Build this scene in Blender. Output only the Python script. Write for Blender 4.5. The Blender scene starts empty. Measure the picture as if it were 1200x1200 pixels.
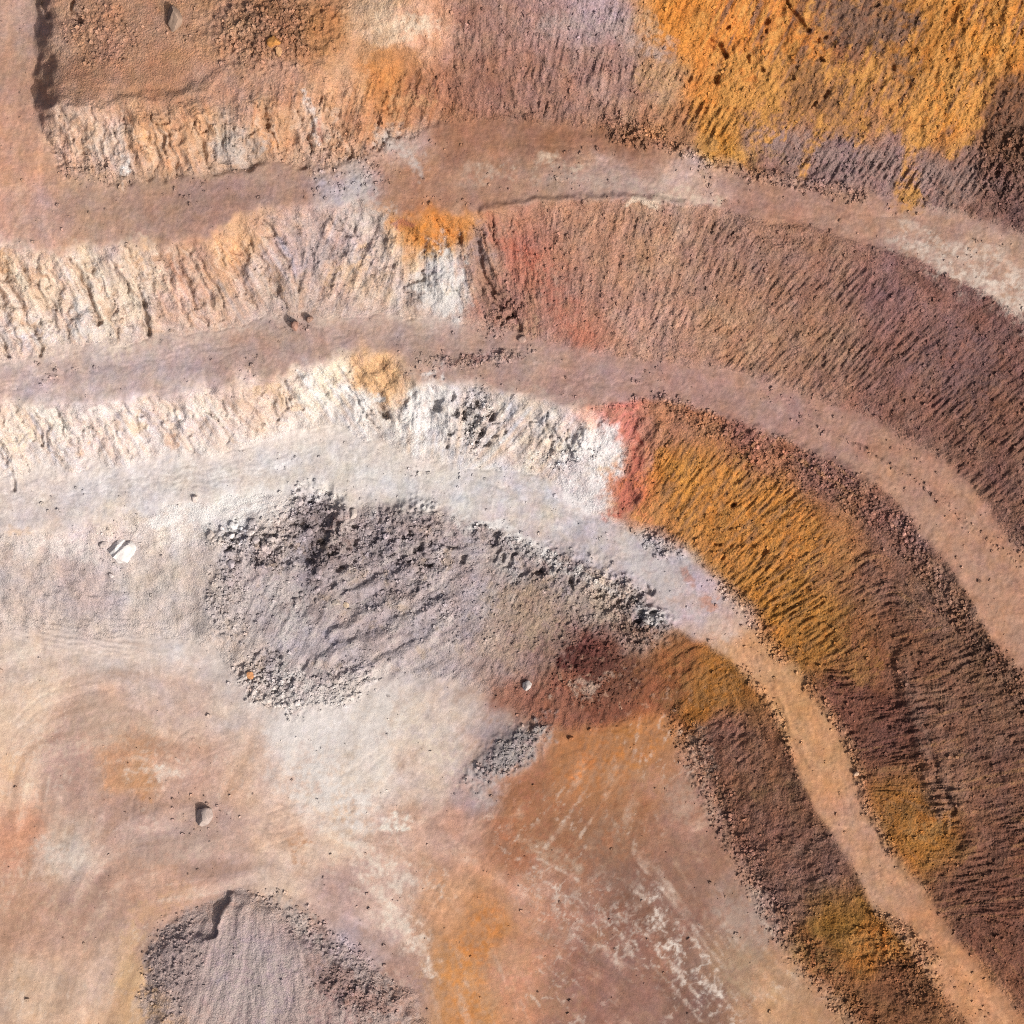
import bpy, bmesh, math, random, time
import numpy as np
T0 = time.time()
scene = bpy.context.scene
R = math.radians

# ------------------------------------------------------------------ camera, sky, sun, exposure
S = 0.15            # metres per photo pixel (photo 1200 x 1200) at the reference level
CAM_H = 300.0       # drone height above the pit floor
REF = 15.0          # reference level for S
cam = bpy.data.cameras.new("camera"); cam_o = bpy.data.objects.new("camera", cam)
scene.collection.objects.link(cam_o)
cam_o.location = (0, 0, CAM_H); cam_o.rotation_euler = (0, 0, 0)
cam.sensor_width = 36; cam.angle = 2*math.atan(600*S/(CAM_H-REF)); cam.clip_start = 1; cam.clip_end = 5000
scene.camera = cam_o

SUN_AZ = R(-41)      # direction the sun stands in, counter-clockwise from +X (picture right)
SUN_EL = R(42)
world = bpy.data.worlds.new("World"); scene.world = world; world.use_nodes = True
wn = world.node_tree.nodes; wl = world.node_tree.links
bg = wn["Background"]; sky = wn.new("ShaderNodeTexSky"); sky.sky_type = 'NISHITA'; sky.sun_disc = False
sky.sun_elevation = SUN_EL; sky.sun_rotation = math.pi/2 - SUN_AZ; sky.air_density = 0.7; sky.dust_density = 9.0; sky.ozone_density = 0.0
wl.new(sky.outputs[0], bg.inputs[0]); bg.inputs[1].default_value = 0.12
sun = bpy.data.lights.new("sun", 'SUN'); sun.energy = 3.75; sun.angle = R(0.53); sun.color = (1.0, 0.965, 0.925)
sun_o = bpy.data.objects.new("sun", sun); scene.collection.objects.link(sun_o)
sun_o.location = (80, -80, 150)
sun_o.rotation_euler = (math.pi/2 - SUN_EL, 0, SUN_AZ + math.pi/2)
scene.view_settings.view_transform = 'Standard'; scene.view_settings.look = 'None'
scene.view_settings.exposure = 0.09; scene.view_settings.gamma = 1.0
scene.render.engine = 'CYCLES'; scene.cycles.use_denoising = False; scene.cycles.filter_width = 1.05
K_DISP = np.array([1.66, 1.60, 1.57])       # displayed linear value / albedo of a flat sunlit patch: used to turn photo colours into albedo

# ------------------------------------------------------------------ numpy helpers
rng = np.random.default_rng(7)
PERM = np.concatenate([rng.permutation(1024)]*3)
ANG = rng.uniform(0, 2*np.pi, 1024); GX = np.cos(ANG).astype(np.float32); GY = np.sin(ANG).astype(np.float32)
def perlin(x, y, seed=0):
    x = np.asarray(x, np.float32) + seed*17.37; y = np.asarray(y, np.float32) + seed*9.71
    xf = np.floor(x); yf = np.floor(y)
    xi = xf.astype(np.int32) & 1023; yi = yf.astype(np.int32) & 1023
    fx = x-xf; fy = y-yf
    u = fx*fx*fx*(fx*(fx*6-15)+10); v = fy*fy*fy*(fy*(fy*6-15)+10)
    a = PERM[xi]+yi; b = PERM[xi+1]+yi
    h00 = PERM[a]; h01 = PERM[a+1]; h10 = PERM[b]; h11 = PERM[b+1]
    n00 = GX[h00]*fx+GY[h00]*fy; n10 = GX[h10]*(fx-1)+GY[h10]*fy
    n01 = GX[h01]*fx+GY[h01]*(fy-1); n11 = GX[h11]*(fx-1)+GY[h11]*(fy-1)
    nx0 = n00+u*(n10-n00); nx1 = n01+u*(n11-n01)
    return (nx0+v*(nx1-nx0))*1.5
def fbm(x, y, oct=4, seed=0, gain=0.5):
    s = 0; a = 1.0; t = 0
    for i in range(oct):
        s = s + a*perlin(x*(2.03**i), y*(2.03**i), seed+i*3); t += a; a *= gain
    return s/t*1.35
def ridged(x, y, oct=4, seed=0, gain=0.5):
    s = 0; a = 1.0; t = 0
    for i in range(oct):
        s = s + a*(1-np.abs(perlin(x*(2.1**i), y*(2.1**i), seed+i*3))*1.6); t += a; a *= gain
    return s/t
def worley(x, y, seed=0, jit=0.9):
    """F1, F2 distance and a random id per cell"""
    x = x+seed*13.1; y = y+seed*7.7
    xi = np.floor(x).astype(np.int32); yi = np.floor(y).astype(np.int32)
    f1 = np.full(x.shape, 9., np.float32); f2 = f1.copy(); idv = np.zeros(x.shape, np.float32)
    for dx in (-1, 0, 1):
        for dy in (-1, 0, 1):
            cx = xi+dx; cy = yi+dy
            h = PERM[PERM[cx & 1023]+(cy & 1023)]; h2 = PERM[h+577]
            px = cx+0.5+jit*(h/1024.-0.5); py = cy+0.5+jit*(h2/1024.-0.5)
            d = np.sqrt((px-x)**2+(py-y)**2).astype(np.float32)
            c = d < f1
            f2 = np.where(c, f1, np.minimum(f2, d)); f1 = np.where(c, d, f1)
            idv = np.where(c, PERM[h2+311]/1024., idv)
    return f1, f2, idv
def sstep(a, b, x):
    t = np.clip((x-a)/(np.asarray(b)-a), 0, 1); return t*t*(3-2*t)
def lin(c):
    c = np.asarray(c, float)/255.; return np.where(c <= 0.04045, c/12.92, ((c+0.055)/1.055)**2.4)
def alb(c): return np.clip(lin(c)/K_DISP, 0.004, 0.85)
def chaikin(p, n=2):
    p = np.asarray(p, float)
    for _ in range(n):
        q = np.empty((2*len(p), 2)); q[0] = p[0]; q[-1] = p[-1]
        q[1:-1:2] = 0.75*p[:-1]+0.25*p[1:]; q[2:-1:2] = 0.25*p[:-1]+0.75*p[1:]
        p = q
    return p
def blur(a, r, n=2):
    for _ in range(n):
        for ax in (0, 1):
            pad = [(0, 0)]*a.ndim; pad[ax] = (r+1, r)
            c = np.cumsum(np.pad(a, pad, mode='edge'), axis=ax, dtype=np.float64)
            m = 2*r+1
            a = ((c[m:]-c[:-m]) if ax == 0 else (c[:, m:]-c[:, :-m]))/m
    return a

# ------------------------------------------------------------------ bench lines of the pit in photo pixels (x right, y down)
LINES = {
 'A_toe': [(-320,300),(-60,250),(20,-320)],   # replaced below
 'B_crest': [(-340,300),(0,287),(60,296),(140,285),(180,292),(255,280),(285,252),(330,247),(400,237),(450,243),(470,250),(540,254),(565,246),(620,238),(720,232),(800,240),(870,248),(960,268),(1040,290),(1100,315),(1150,340),(1200,372),(1300,440),(1420,540),(1540,660)],
 'B_toe': [(-340,435),(0,425),(40,412),(90,405),(180,395),(250,382),(300,372),(360,370),(450,366),(540,376),(600,392),(700,414),(780,420),(860,435),(940,462),(1007,484),(1077,519),(1130,558),(1165,607),(1200,650),(1290,740),(1400,880),(1540,1100)],
 'C_crest': [(-340,490),(0,476),(80,470),(150,470),(240,456),(330,442),(360,425),(430,411),(468,418),(488,446),(560,452),(640,470),(690,482),(740,468),(800,472),(857,491),(948,530),(1042,575),(1081,628),(1116,670),(1144,715),(1168,757),(1200,785),(1280,870),(1380,1010),(1450,1200),(1500,1540)],
 'C_toe': [(-340,575),(0,560),(80,546),(150,541),(220,531),(300,520),(380,494),(430,514),(500,540),(560,546),(640,556),(690,602),(720,614),(770,625),(810,650),(850,690),(885,720),(915,765),(948,801),(979,846),(1007,895),(1016,945),(1049,997),(1077,1039),(1116,1088),(1151,1137),(1186,1175),(1230,1240),(1290,1380),(1330,1540)],
 'D_crest': [(-340,640),(0,626),(80,620),(140,606),(220,590),(300,575),(360,582),(420,592),(500,598),(560,615),(620,640),(680,655),(740,690),(790,735),(850,765),(867,783),(913,850),(930,885),(948,941),(976,980),(1004,1025),(1025,1070),(1060,1112),(1100,1160),(1147,1205),(1195,1290),(1230,1400),(1260,1540)],
 'D_toe': [(-340,745),(0,735),(100,745),(200,745),(245,755),(290,805),(350,835),(400,805),(480,785),(540,800),(600,830),(640,858),(700,852),(780,835),(797,850),(825,902),(850,962),(881,1018),(909,1070),(920,1095),(962,1144),(997,1182),(1040,1240),(1080,1350),(1100,1540)],
}
LINES['A_toe'] = [(48,-340),(45,0),(40,40),(40,100),(50,150),(60,185),(78,197),(150,216),(230,207),(320,193),(400,195),(450,175),(520,140),(600,142),(700,152),(820,168),(860,190),(930,208),(1000,225),(1080,238),(1200,272),(1300,330),(1540,500)]
Z_UP, Z_MID, Z_LOW = 31.0, 20.0, 9.5
HT = {'A_toe': Z_UP, 'B_crest': Z_UP, 'B_toe': Z_MID, 'C_crest': Z_MID, 'C_toe': Z_LOW, 'D_crest': Z_LOW, 'D_toe': 0.0}
EXTRA = [   # further lines of known height: (points, height)
 ([(62,-340),(62,0),(74,30),(66,60),(60,100),(66,122)], 36.0), ([(66,122),(130,130),(200,143),(270,132),(360,113),(386,60),(400,0),(402,-80),(402,-340)], 38.5), ([(130,0),(130,90)], 38.0), ([(250,-300),(250,60)], 38.5),
 ([(402,-80),(520,-60),(700,-50),(820,-90),(950,-130),(1100,-120),(1250,-60),(1540,140)], 49.0),
 ([(60,1540),(0,1300),(0,1000),(0,800)], 0.0), ([(200,1540),(500,1300),(500,1000),(300,900)], 0.0), ([(-340,900),(-340,1540),(900,1540)], 0.0),
]
LP = {k: chaikin(v, 2) for k, v in LINES.items()}

# ------------------------------------------------------------------ coarse grid: height by relaxing between the lines
C0, C1, CS = -340.0, 1540.0, 2.5
NC = int((C1-C0)/CS)+1
cax = C0+np.arange(NC)*CS
def raster(lines, n, cs):
    fix = np.full((n, n), np.nan)
    for pts, h in lines:
        p = np.asarray(pts, float)
        for (x0, y0), (x1, y1) in zip(p[:-1], p[1:]):
            m = max(2, int(math.hypot(x1-x0, y1-y0)/cs*2))
            t = np.linspace(0, 1, m)
            ix = np.round((x0+(x1-x0)*t-C0)/cs).astype(int); iy = np.round((y0+(y1-y0)*t-C0)/cs).astype(int)
            ok = (ix >= 0) & (ix < n) & (iy >= 0) & (iy < n)
            fix[iy[ok], ix[ok]] = h
    return fix
def resize(a, n):
    m = a.shape[0]; t = np.linspace(0, m-1, n); i = np.minimum(t.astype(int), m-2); f = t-i
    a = a[i]*(1-f)[:, None]+a[i+1]*f[:, None]
    return a[:, i]*(1-f)+a[:, i+1]*f
alll = [(LP[k], HT[k]) for k in LP]+[(chaikin(p, 2), h) for p, h in EXTRA]
h = None
for fac, its in ((16, 500), (8, 300), (4, 200), (2, 120), (1, 60)):
    cs = CS*fac; n = int(round((C1-C0)/cs))+1
    fix = raster(alll, n, cs); known = ~np.isnan(fix)
    h = np.full((n, n), 15.) if h is None else resize(h, n)
    h[known] = fix[known]
    for _ in range(its):
        p = np.pad(h, 1, mode='edge')
        h = 0.25*(p[:-2, 1:-1]+p[2:, 1:-1]+p[1:-1, :-2]+p[1:-1, 2:])
        h[known] = fix[known]
HC = resize(h, NC)

# signed distance (positive on the pit side) and arc length for every line, on a 5 px grid
DS = 5.0; ND = int((C1-C0)/DS)+1
dax = C0+np.arange(ND)*DS
DX, DY = np.meshgrid(dax, dax)
def polydist(p, X, Y):
    best = np.full(X.shape, 1e9); U = np.zeros(X.shape); acc = 0
    for (x0, y0), (x1, y1) in zip(p[:-1], p[1:]):
        dx, dy = x1-x0, y1-y0; L = math.hypot(dx, dy)
        if L < 1e-6: continue
        t = np.clip(((X-x0)*dx+(Y-y0)*dy)/(L*L), 0, 1)
        d = (X-x0-t*dx)**2+(Y-y0-t*dy)**2
        c = d < best; best = np.where(c, d, best); U = np.where(c, acc+t*L, U); acc += L
    return np.sqrt(best), U
def inside(p, X, Y):
    c = np.zeros(X.shape, bool); n = len(p)
    for i in range(n):
        x0, y0 = p[i]; x1, y1 = p[(i+1) % n]
        if y0 == y1: continue
        k = ((y0 > Y) != (y1 > Y)) & (X < (x1-x0)*(Y-y0)/(y1-y0)+x0)
        c ^= k
    return c
SDc, Uc = {}, {}
for k, p in LP.items():
    d, u = polydist(p, DX, DY)
    e = p[-1]
    close = [(5000, e[1]), (5000, 5000), (-5000, 5000), (-5000, p[0][1])] if k == 'A_toe' else [(e[0], 5000), (-5000, 5000), (-5000, p[0][1])]
    if k == 'A_toe': close = [(5000, e[1]), (5000, 5000), (-5000, 5000), (-5000, -5000), (48, -5000)]
    if k in ('B_crest', 'B_toe'): close = [(5000, e[1]), (5000, 5000), (-5000, 5000), (-5000, p[0][1])]
    ins = inside(np.vstack([p, close]), DX, DY)
    SDc[k] = np.where(ins, d, -d); Uc[k] = blur(u, 2, 2)

# ------------------------------------------------------------------ fine grid (dense in the frame, widening outside it)
FINE0, FINE1, FSTEP = -40.0, 1240.0, 1.27
core = np.arange(FINE0, FINE1+FSTEP, FSTEP)
steps = FSTEP*1.085**np.arange(1, 62); out = np.cumsum(steps)
gax = np.concatenate([(FINE0-out)[::-1], core, core[-1]+out]).astype(np.float32)
N = len(gax)
X, Y = np.meshgrid(gax, gax)          # photo pixels of each vertex
print('grid', N, N*N)
def sample(a, x, y, c0, cs):
    n = a.shape[0]
    fx = np.clip((x-c0)/cs, 0, n-1.001); fy = np.clip((y-c0)/cs, 0, n-1.001)
    ix = fx.astype(np.int32); iy = fy.astype(np.int32); fx = (fx-ix); fy = (fy-iy)
    if a.ndim == 3: fx = fx[..., None]; fy = fy[..., None]
    return ((a[iy, ix]*(1-fx)+a[iy, ix+1]*fx)*(1-fy)+(a[iy+1, ix]*(1-fx)+a[iy+1, ix+1]*fx)*fy).astype(np.float32)
# wobble of the lines so that no edge is a drawn curve
n60 = fbm(X/70, Y/70, 3, 1); n60b = fbm(X/70, Y/70, 3, 2)
n12 = fbm(X/14, Y/14, 4, 3); n12b = fbm(X/14, Y/14, 4, 4)
leftness = 1-sstep(480, 640, X)
n30 = fbm(X/34, Y/34, 3, 5); n30b = fbm(X/34, Y/34, 3, 6)
WX = X+5*n60+3.0*n12+leftness*8*n30; WY = Y+5*n60b+3.0*n12b+leftness*9*n30b
SD = {k: sample(a, WX, WY, C0, DS) for k, a in SDc.items()}
U = {k: sample(a, X, Y, C0, DS) for k, a in Uc.items()}
Z = sample(blur(HC, 1, 1), WX, WY, C0, CS); Z = Z+0.75*leftness*sstep(230, 300, Y)*(sample(blur(HC, 5, 2), WX, WY, C0, CS)-Z)
def band(a, b, s=6): return sstep(-s, s, SD[a])*sstep(-s, s, -SD[b])
mA = sstep(-6, 6, -SD['A_toe'])
mB = band('B_crest', 'B_toe'); mC = band('C_crest', 'C_toe'); mD = band('D_crest', 'D_toe')
mUp = band('A_toe', 'B_crest'); mMid = band('B_toe', 'C_crest'); mLow = band('C_toe', 'D_crest'); mFloor = sstep(-6, 6, SD['D_toe'])

n6 = fbm(X/6, Y/6, 3, 122); n6b = fbm(X/6, Y/6, 3, 123)
def seldist(pts): return polydist(np.asarray(pts, float), X, Y)
def win(x0, y0, x1, y1, m=40):
    i0, i1 = np.searchsorted(gax, (x0-m, x1+m)); j0, j1 = np.searchsorted(gax, (y0-m, y1+m))
    return (slice(max(j0, 0), min(j1+1, N)), slice(max(i0, 0), min(i1+1, N)))
def emask(x, y, rx, ry, ang=0, soft=0.5, brk=0.3, warp=True):
    """soft ellipse mask with a broken outline, returned with its window"""
    r = max(rx, ry)*(1.3+soft)
    w = win(x-r, y-r, x+r, y+r, 15)
    xx = (WX if warp else X)[w]-x; yy = (WY if warp else Y)[w]-y
    c, s = math.cos(R(ang)), math.sin(R(ang))
    d = np.sqrt(((xx*c+yy*s)/rx)**2+((-xx*s+yy*c)/ry)**2)
    if brk: d = d+brk*1.1*n12[w]+brk*0.6*n60[w]+brk*0.9*n6[w]
    return w, 1-sstep(1-soft*0.8, 1+soft*0.5, d)
def smask(pts, wd, soft=0.5, brk=0.3, warp=True):
    p = np.asarray(pts, float)
    m = np.max(wd)*2+15
    w = win(p[:, 0].min()-m, p[:, 1].min()-m, p[:, 0].max()+m, p[:, 1].max()+m, 0)
    xx = (WX if warp else X)[w]; yy = (WY if warp else Y)[w]
    d, u = polydist(p, xx, yy)
    if np.ndim(wd):
        acc = np.concatenate([[0], np.cumsum(np.hypot(*np.diff(p, axis=0).T))]); ww = np.interp(u, acc, wd)
    else: ww = wd
    d = d/ww
    if brk: d = d+brk*n12[w]
    return w, 1-sstep(1-soft, 1+soft*0.6, d), u
def pmask(pts, feather=6, brk=3, warp=True):
    p = np.asarray(pts, float); m = feather*2+20
    w = win(p[:, 0].min()-m, p[:, 1].min()-m, p[:, 0].max()+m, p[:, 1].max()+m, 0)
    xx = (WX if warp else X)[w]; yy = (WY if warp else Y)[w]
    d, _ = polydist(np.vstack([p, p[:1]]), xx, yy)
    d = np.where(inside(p, xx, yy), d, -d)+brk*n12[w]
    return w, sstep(-feather, feather, d)

# ------------------------------------------------------------------ grain that follows the working direction of each face and of the floor
DIRS = '''600 330 95|700 280 78|850 300 65|1000 330 54|1110 430 45|1180 500 40|760 400 70|900 430 52|880 620 45|800 560 55|960 700 30|1010 860 9|1120 830 12|1180 1000 8|1150 760 22|940 1000 18|850 900 30|1030 1110 0|1100 1050 10|560 60 85|700 80 78|830 110 62|950 180 58|1080 200 58|1000 60 66|1150 60 66
30 340 -62|160 340 -66|240 340 -60|300 300 -58|400 320 65|520 330 88|570 330 -65|100 500 -60|250 490 -55|420 470 -55|500 480 85|620 510 50|700 550 70|100 160 -75|200 160 -70|320 160 82|450 60 72|430 120 75
430 720 24|500 700 24|350 740 62|620 710 70|700 700 60|760 740 35|300 650 60|60 690 15|150 720 -10
100 850 20|60 950 80|80 1080 60|200 1010 8|300 900 70|380 880 78|450 950 50|480 1020 -30|600 1040 -30|700 1100 -35|800 1120 -50|860 1050 -60|550 1150 -70|650 950 55|720 880 80|400 1000 -20|250 1150 75|330 1150 -80|30 1160 80|200 840 -20
40 150 88|200 60 10|300 220 0|600 200 -8|900 235 -15|1100 290 -30|200 420 5|500 410 0|800 440 -10|1000 540 -35|1120 660 -50|300 550 8|600 600 -15|800 700 -45|930 850 -62|1030 1010 -58|1120 1130 -55'''
Dp = np.array([[float(v) for v in t.split()] for t in DIRS.replace('\n', '|').split('|')])
num = np.zeros((ND, ND, 2)); den = np.zeros((ND, ND))
for x, y, t in Dp:
    wt = 1/((DX-x)**2+(DY-y)**2+150.)**2; den += wt
    num += wt[..., None]*np.array([math.cos(2*R(t)), math.sin(2*R(t))])
c0 = len(steps); NK = len(core); cw = (slice(c0, c0+NK), slice(c0, c0+NK))
dirs = sample(num/den[..., None], X[cw], Y[cw], C0, DS); th = 0.5*np.arctan2(dirs[..., 1], dirs[..., 0])
TDX = np.cos(th).astype(np.float32); TDY = (-np.sin(th)).astype(np.float32)
def lic(fields, n, step):
    """smear noise fields along the direction field, both ways"""
    acc = [f.copy() for f in fields]; gy, gx = np.mgrid[0:NK, 0:NK].astype(np.float32)
    for sg in (1, -1):
        px, py = gx.copy(), gy.copy(); lx, ly = TDX*sg, TDY*sg
        for i in range(n):
            px += lx*step; py += ly*step
            k = np.clip(np.rint(py), 0, NK-1).astype(np.int32)*NK+np.clip(np.rint(px), 0, NK-1).astype(np.int32)
            nx, ny = TDX.ravel()[k], TDY.ravel()[k]
            f = np.where(nx*lx+ny*ly < 0, -1, 1).astype(np.float32); lx, ly = nx*f, ny*f
            wgt = 1-(i+1)/(n+1)
            for a_, fl in zip(acc, fields): a_ += wgt*fl.ravel()[k]
    return [a_/a_.std() for a_ in acc]
def full(a): o = np.zeros((N, N), np.float32); o[cw] = a; return o
wn1 = rng.standard_normal((NK, NK)).astype(np.float32); wn2 = rng.standard_normal((NK, NK)).astype(np.float32)
bp = lambda w_, a_, b_: (lambda q: (q/q.std()).astype(np.float32))(blur(w_, a_, 2)-blur(w_, b_, 2))
LA, LB, LC = lic([bp(wn1, 1, 3), wn2-blur(wn2, 1, 1).astype(np.float32), bp(wn2, 2, 6)], 6, 1.3)
LD, LE, LF = lic([bp(wn1, 2, 9), bp(wn2, 1, 4), bp(wn2, 5, 16)], 30, 1.7)
LA, LB, LC, LD, LE, LF = [np.clip(full(a_), -3, 3) for a_ in (LA, LB, LC, LD, LE, LF)]
print('lic', round(time.time()-T0, 1))

# ------------------------------------------------------------------ relief
# (a) bucket-tooth marks on the machine-trimmed slopes
right_B = sstep(560, 650, X+0.35*(Y-300)); right_C = sstep(730, 800, X+0.2*(Y-540)); right_D = sstep(800, 850, X+0.3*(Y-840)); right_A = sstep(505, 545, X)
fade = lambda m, sd, a, b: m*sstep(a, b, sd)
Zd = np.zeros_like(Z)
slopes_r = np.clip(mA*right_A+mB*right_B+mC*right_C+mD*right_D, 0, 1)
purple_band = sstep(8, 18, -SD['A_toe'])*(1-sstep(70, 90, -SD['A_toe']+6*n60))*mA*right_A
och0 = mA*sstep(800, 850, X+0.2*Y)*(1-purple_band)
rows = sstep(-0.45, 0.35, fbm(U['B_crest']/130, SD['B_crest']/26, 3, 140)+0.35*n30)      # bands of fresh and of crumbled tooth marks
top_smooth = np.clip(sstep(3, 24, SD['B_crest'])*mB+sstep(2, 12, SD['C_crest'])*mC+sstep(2, 12, SD['D_crest'])*mD+mA, 0, 1)
comb = np.tanh(1.1*LA)*0.095+np.tanh(LC)*0.03*(1+1.2*sstep(0, 0.5, n60))+0.042*LB
Zd += slopes_r*top_smooth*comb*(0.25+1.15*rows)*(0.75+0.6*sstep(-0.3, 0.4, n60b))*(1+0.25*mC*right_C+0.25*purple_band-0.35*mD*right_D)*(1-0.5*och0)
c1, c2, cid = worley(X/7.5, Y/7.5, 3)
clod = np.clip(0.6-c1, 0, 1)*(cid > 0.7)
Zd += slopes_r*clod*0.5*sstep(0.0, 0.6, n60b+0.4*n12)
Zd += slopes_r*0.32*fbm(X/34, Y/34, 4, 51, 0.55)
# ochre face at the top right: torn, hummocky
och = mA*sstep(800, 850, X+0.2*Y)*(1-purple_band)
Zd += och*(0.05*np.tanh(LC)+0.55*fbm(X/34, Y/40, 5, 61, 0.62)+0.25*np.abs(perlin(X/9, Y/14, 62))+0.5*np.minimum(ridged((X+0.3*Y)/40, Y/60, 3, 63)-0.75, 0))
# (b) blasted rock faces on the left: ribs, cracks, blocky ledges
left_f = np.clip(mB*(1-right_B)+mC*(1-right_C)+mA*(1-right_A)*sstep(40, 70, X)*sstep(95, 140, Y+0.12*(X-200)), 0, 1)
ub = X-0.50*Y+12*n60+4*n30; vb = Y+0.35*X
rib = ridged(ub/34, vb/95, 4, 71, 0.55)
rib2 = fbm(ub/15, vb/38, 4, 75, 0.6)
w1, w2, wid = worley((X+8*n12)/24, (Y+8*n12b)/32, 9)
apron = 1-0.93*(1-sstep(4, 40, np.where(mB > 0.3, -SD['B_toe'], np.where(mC > 0.3, -SD['C_toe'], 40))+8*n30))
tip = (wid-0.5)*0.9+0.6*((wid*7.7) % 1-0.5)*(X-Y)/30*0
fac2 = np.abs(perlin(ub/48, vb/80, 171))*1.5+0.6*np.abs(perlin(ub/22, vb/48, 172))
lip = sstep(0, 22, np.where(mB > 0.02, SD['B_crest'], np.where(mC > 0.02, SD['C_crest'], 22))+6*n30)
left_f = left_f*(0.15+0.85*lip)
w, m = emask(702, 560, 34, 56, 15, 0.6, 0.2); left_f[w] *= 1-0.75*m
Zd += left_f*apron*(-1.0*fac2+0.20*np.tanh(LD)+0.08*np.tanh(LC)+0.05*LB+0.3*(rib-0.55)+0.30*rib2+0.35*(wid-0.5)+0.30*n12+0.10*fbm(X/4.5, Y/4.5, 2, 53))
crack = (1-sstep(0.0, 0.10, np.abs(perlin(ub/26+0.3*n12, vb/70, 78))))*sstep(0.05, 0.35, fbm(X/60, Y/60, 2, 79))
Zd -= left_f*apron*crack*0.8
hp = sstep(165, 200, X)*(1-sstep(440, 500, X))*sstep(1050, 1075, Y+0*X)*sstep(-70, 20, Y-1040-0.62*np.abs(X-270))
heap_rel = hp*(0.05*np.tanh(LC)+0.05*np.tanh(LA)+0.03*LB+0.10*np.tanh(LF))
# (c) rubble: stones grown into the ground, several sizes
def stones(sc, seed, keep, hgt, flat=0.0):
    f1, f2, i = worley((X+1.2*n12)/sc, (Y+1.2*n12b)/sc, seed, 1.0)
    r = 0.32+0.28*((i*7.13) % 1)
    dome = np.sqrt(np.clip(1-(f1/r)**2, 0, 1))
    return np.where(i < keep, dome*hgt*sc*S*(0.5+0.7*((i*3.7) % 1)), 0).astype(np.float32), (i < keep)*(f1 < r), i
st5, k5, i5 = stones(5.0, 21, 0.75, 0.55)
st8, k8, i8 = stones(8.5, 22, 0.6, 0.6)
st13, k13, i13 = stones(14.0, 23, 0.5, 0.55)
RUB = np.zeros_like(Z)
def rub(mask_w, amt):
    w, m = mask_w[0], mask_w[1]; RUB[w] = np.maximum(RUB[w], m*amt)
rub(emask(300,640,52,26,8), 1.0); rub(emask(365,620,45,50,0), 1.0); rub(emask(268,700,26,55,0), 0.75); rub(emask(345,690,60,60,0), 0.3)
rub(emask(430,640,60,42,0), 0.75); rub(emask(490,650,40,55,10), 0.7); rub(emask(450,720,90,60,-20), 0.22); rub(emask(400,640,70,40,0), 0.75); rub(emask(600,720,60,50,0), 0.25); rub(emask(700,740,50,30,0), 0.6); rub(emask(320,800,45,30,40), 0.9); rub(emask(390,800,60,26,-15), 0.7)
rub(emask(540,690,70,80,0), 0.25); rub(emask(640,690,70,50,20), 0.35); rub(smask([(500,640),(500,670),(495,700),(530,720)], 12)[:2], 0.7); rub(smask([(430,715),(480,695),(500,690)], 9)[:2], 0.6); rub(smask([(560,625),(620,650),(680,668),(740,700)], 12)[:2], 0.75); rub(emask(720,700,55,28,35), 0.75); rub(emask(755,735,30,24,30), 1.0)
rub(emask(600,880,54,17,-38), 0.7); rub(emask(700,800,60,34,10), 0.5); rub(emask(775,640,30,14,25), 0.9)
rub(smask([(700,480),(780,470),(840,500),(920,532),(972,560),(1025,602),(1060,618),(1085,670),(1112,708),(1147,752),(1182,795),(1210,830)], [6,10,17,19,19,19,17,15,15,16,16,16])[:2], 0.62)
rub(smask([(797,845),(812,880),(828,910),(850,962),(881,1018),(909,1070),(925,1100),(962,1144),(997,1182),(1020,1215)], 21)[:2], 0.6)
rub(smask([(948,801),(979,846),(1007,895),(1016,945),(1049,997)], 9)[:2], 0.6); rub(smask([(870,783),(913,845),(930,885)], 7)[:2], 0.6)
rub(smask([(850,690),(885,720),(915,770)], 10)[:2], 0.7)
rub(smask([(1030,1075),(1062,1095),(1090,1120)], 12)[:2], 0.8); rub(emask(1070,1140,30,60,-35), 0.6)
rub(smask([(955,502),(1000,520),(1084,572),(1158,631),(1200,666),(1230,690)], 4)[:2], 0.3)
rub(smask([(720,160),(780,170),(850,195),(930,215),(1010,232)], 9)[:2], 0.7); rub(emask(740,150,40,14,10), 0.9); rub(emask(1175,190,30,55,10), 0.8)
rub(emask(320,35,62,42,0), 0.8); rub(emask(120,40,45,40,0), 0.5); rub(emask(560,420,60,10,-5), 0.8); rub(emask(590,370,22,34,35), 0.5)
rub(emask(560,490,22,40,10), 0.9); rub(emask(670,535,45,14,-10), 0.5)
rub(emask(200,1130,34,60,15), 0.45); rub(emask(330,1070,45,14,40), 0.4); rub(emask(400,1110,80,16,38), 0.5); rub(emask(420,1165,50,26,25), 0.8)
rub(emask(120,200,50,16,5), 0.45); rub(emask(400,190,60,40,0), 0.3); rub(emask(900,550,60,20,30), 0.5)
gen = 0.05+0.14*(mUp+mMid)*sstep(0.05, 0.5, n60+0.4*n30)-0.03*mFloor
stone_h = RUB*1.45*sstep(-0.45, 0.15, n30+0.3*n12)*(st5*0.7+0.6*st8*sstep(0.3, 0.8, RUB+0.3*n12)+0.6*st13*sstep(0.7, 1.0, RUB+0.25*n60))
Zd += stone_h+gen*np.where(i5 < 0.07, st5, 0)*1.2
Zd += RUB*0.35*fbm(X/14, Y/14, 4, 81)
bank = mD*(1-right_D)*sstep(230, 300, X)
Zd += bank*(0.05*np.tanh(LC)+0.07*np.tanh(LD)*sstep(-0.1, 0.4, n60)+0.06*np.tanh(LA)+0.035*LB)
Zd += mFloor*(0.010*LF+0.004*LE)+heap_rel
ruts = np.zeros_like(Z); gA_ = fbm(X/140, Y/140, 2, 190); gB_ = fbm(X/60, Y/60, 3, 191)
shf = lambda a_, o_: np.roll(a_, (o_*29, -o_*17), (0, 1))
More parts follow.
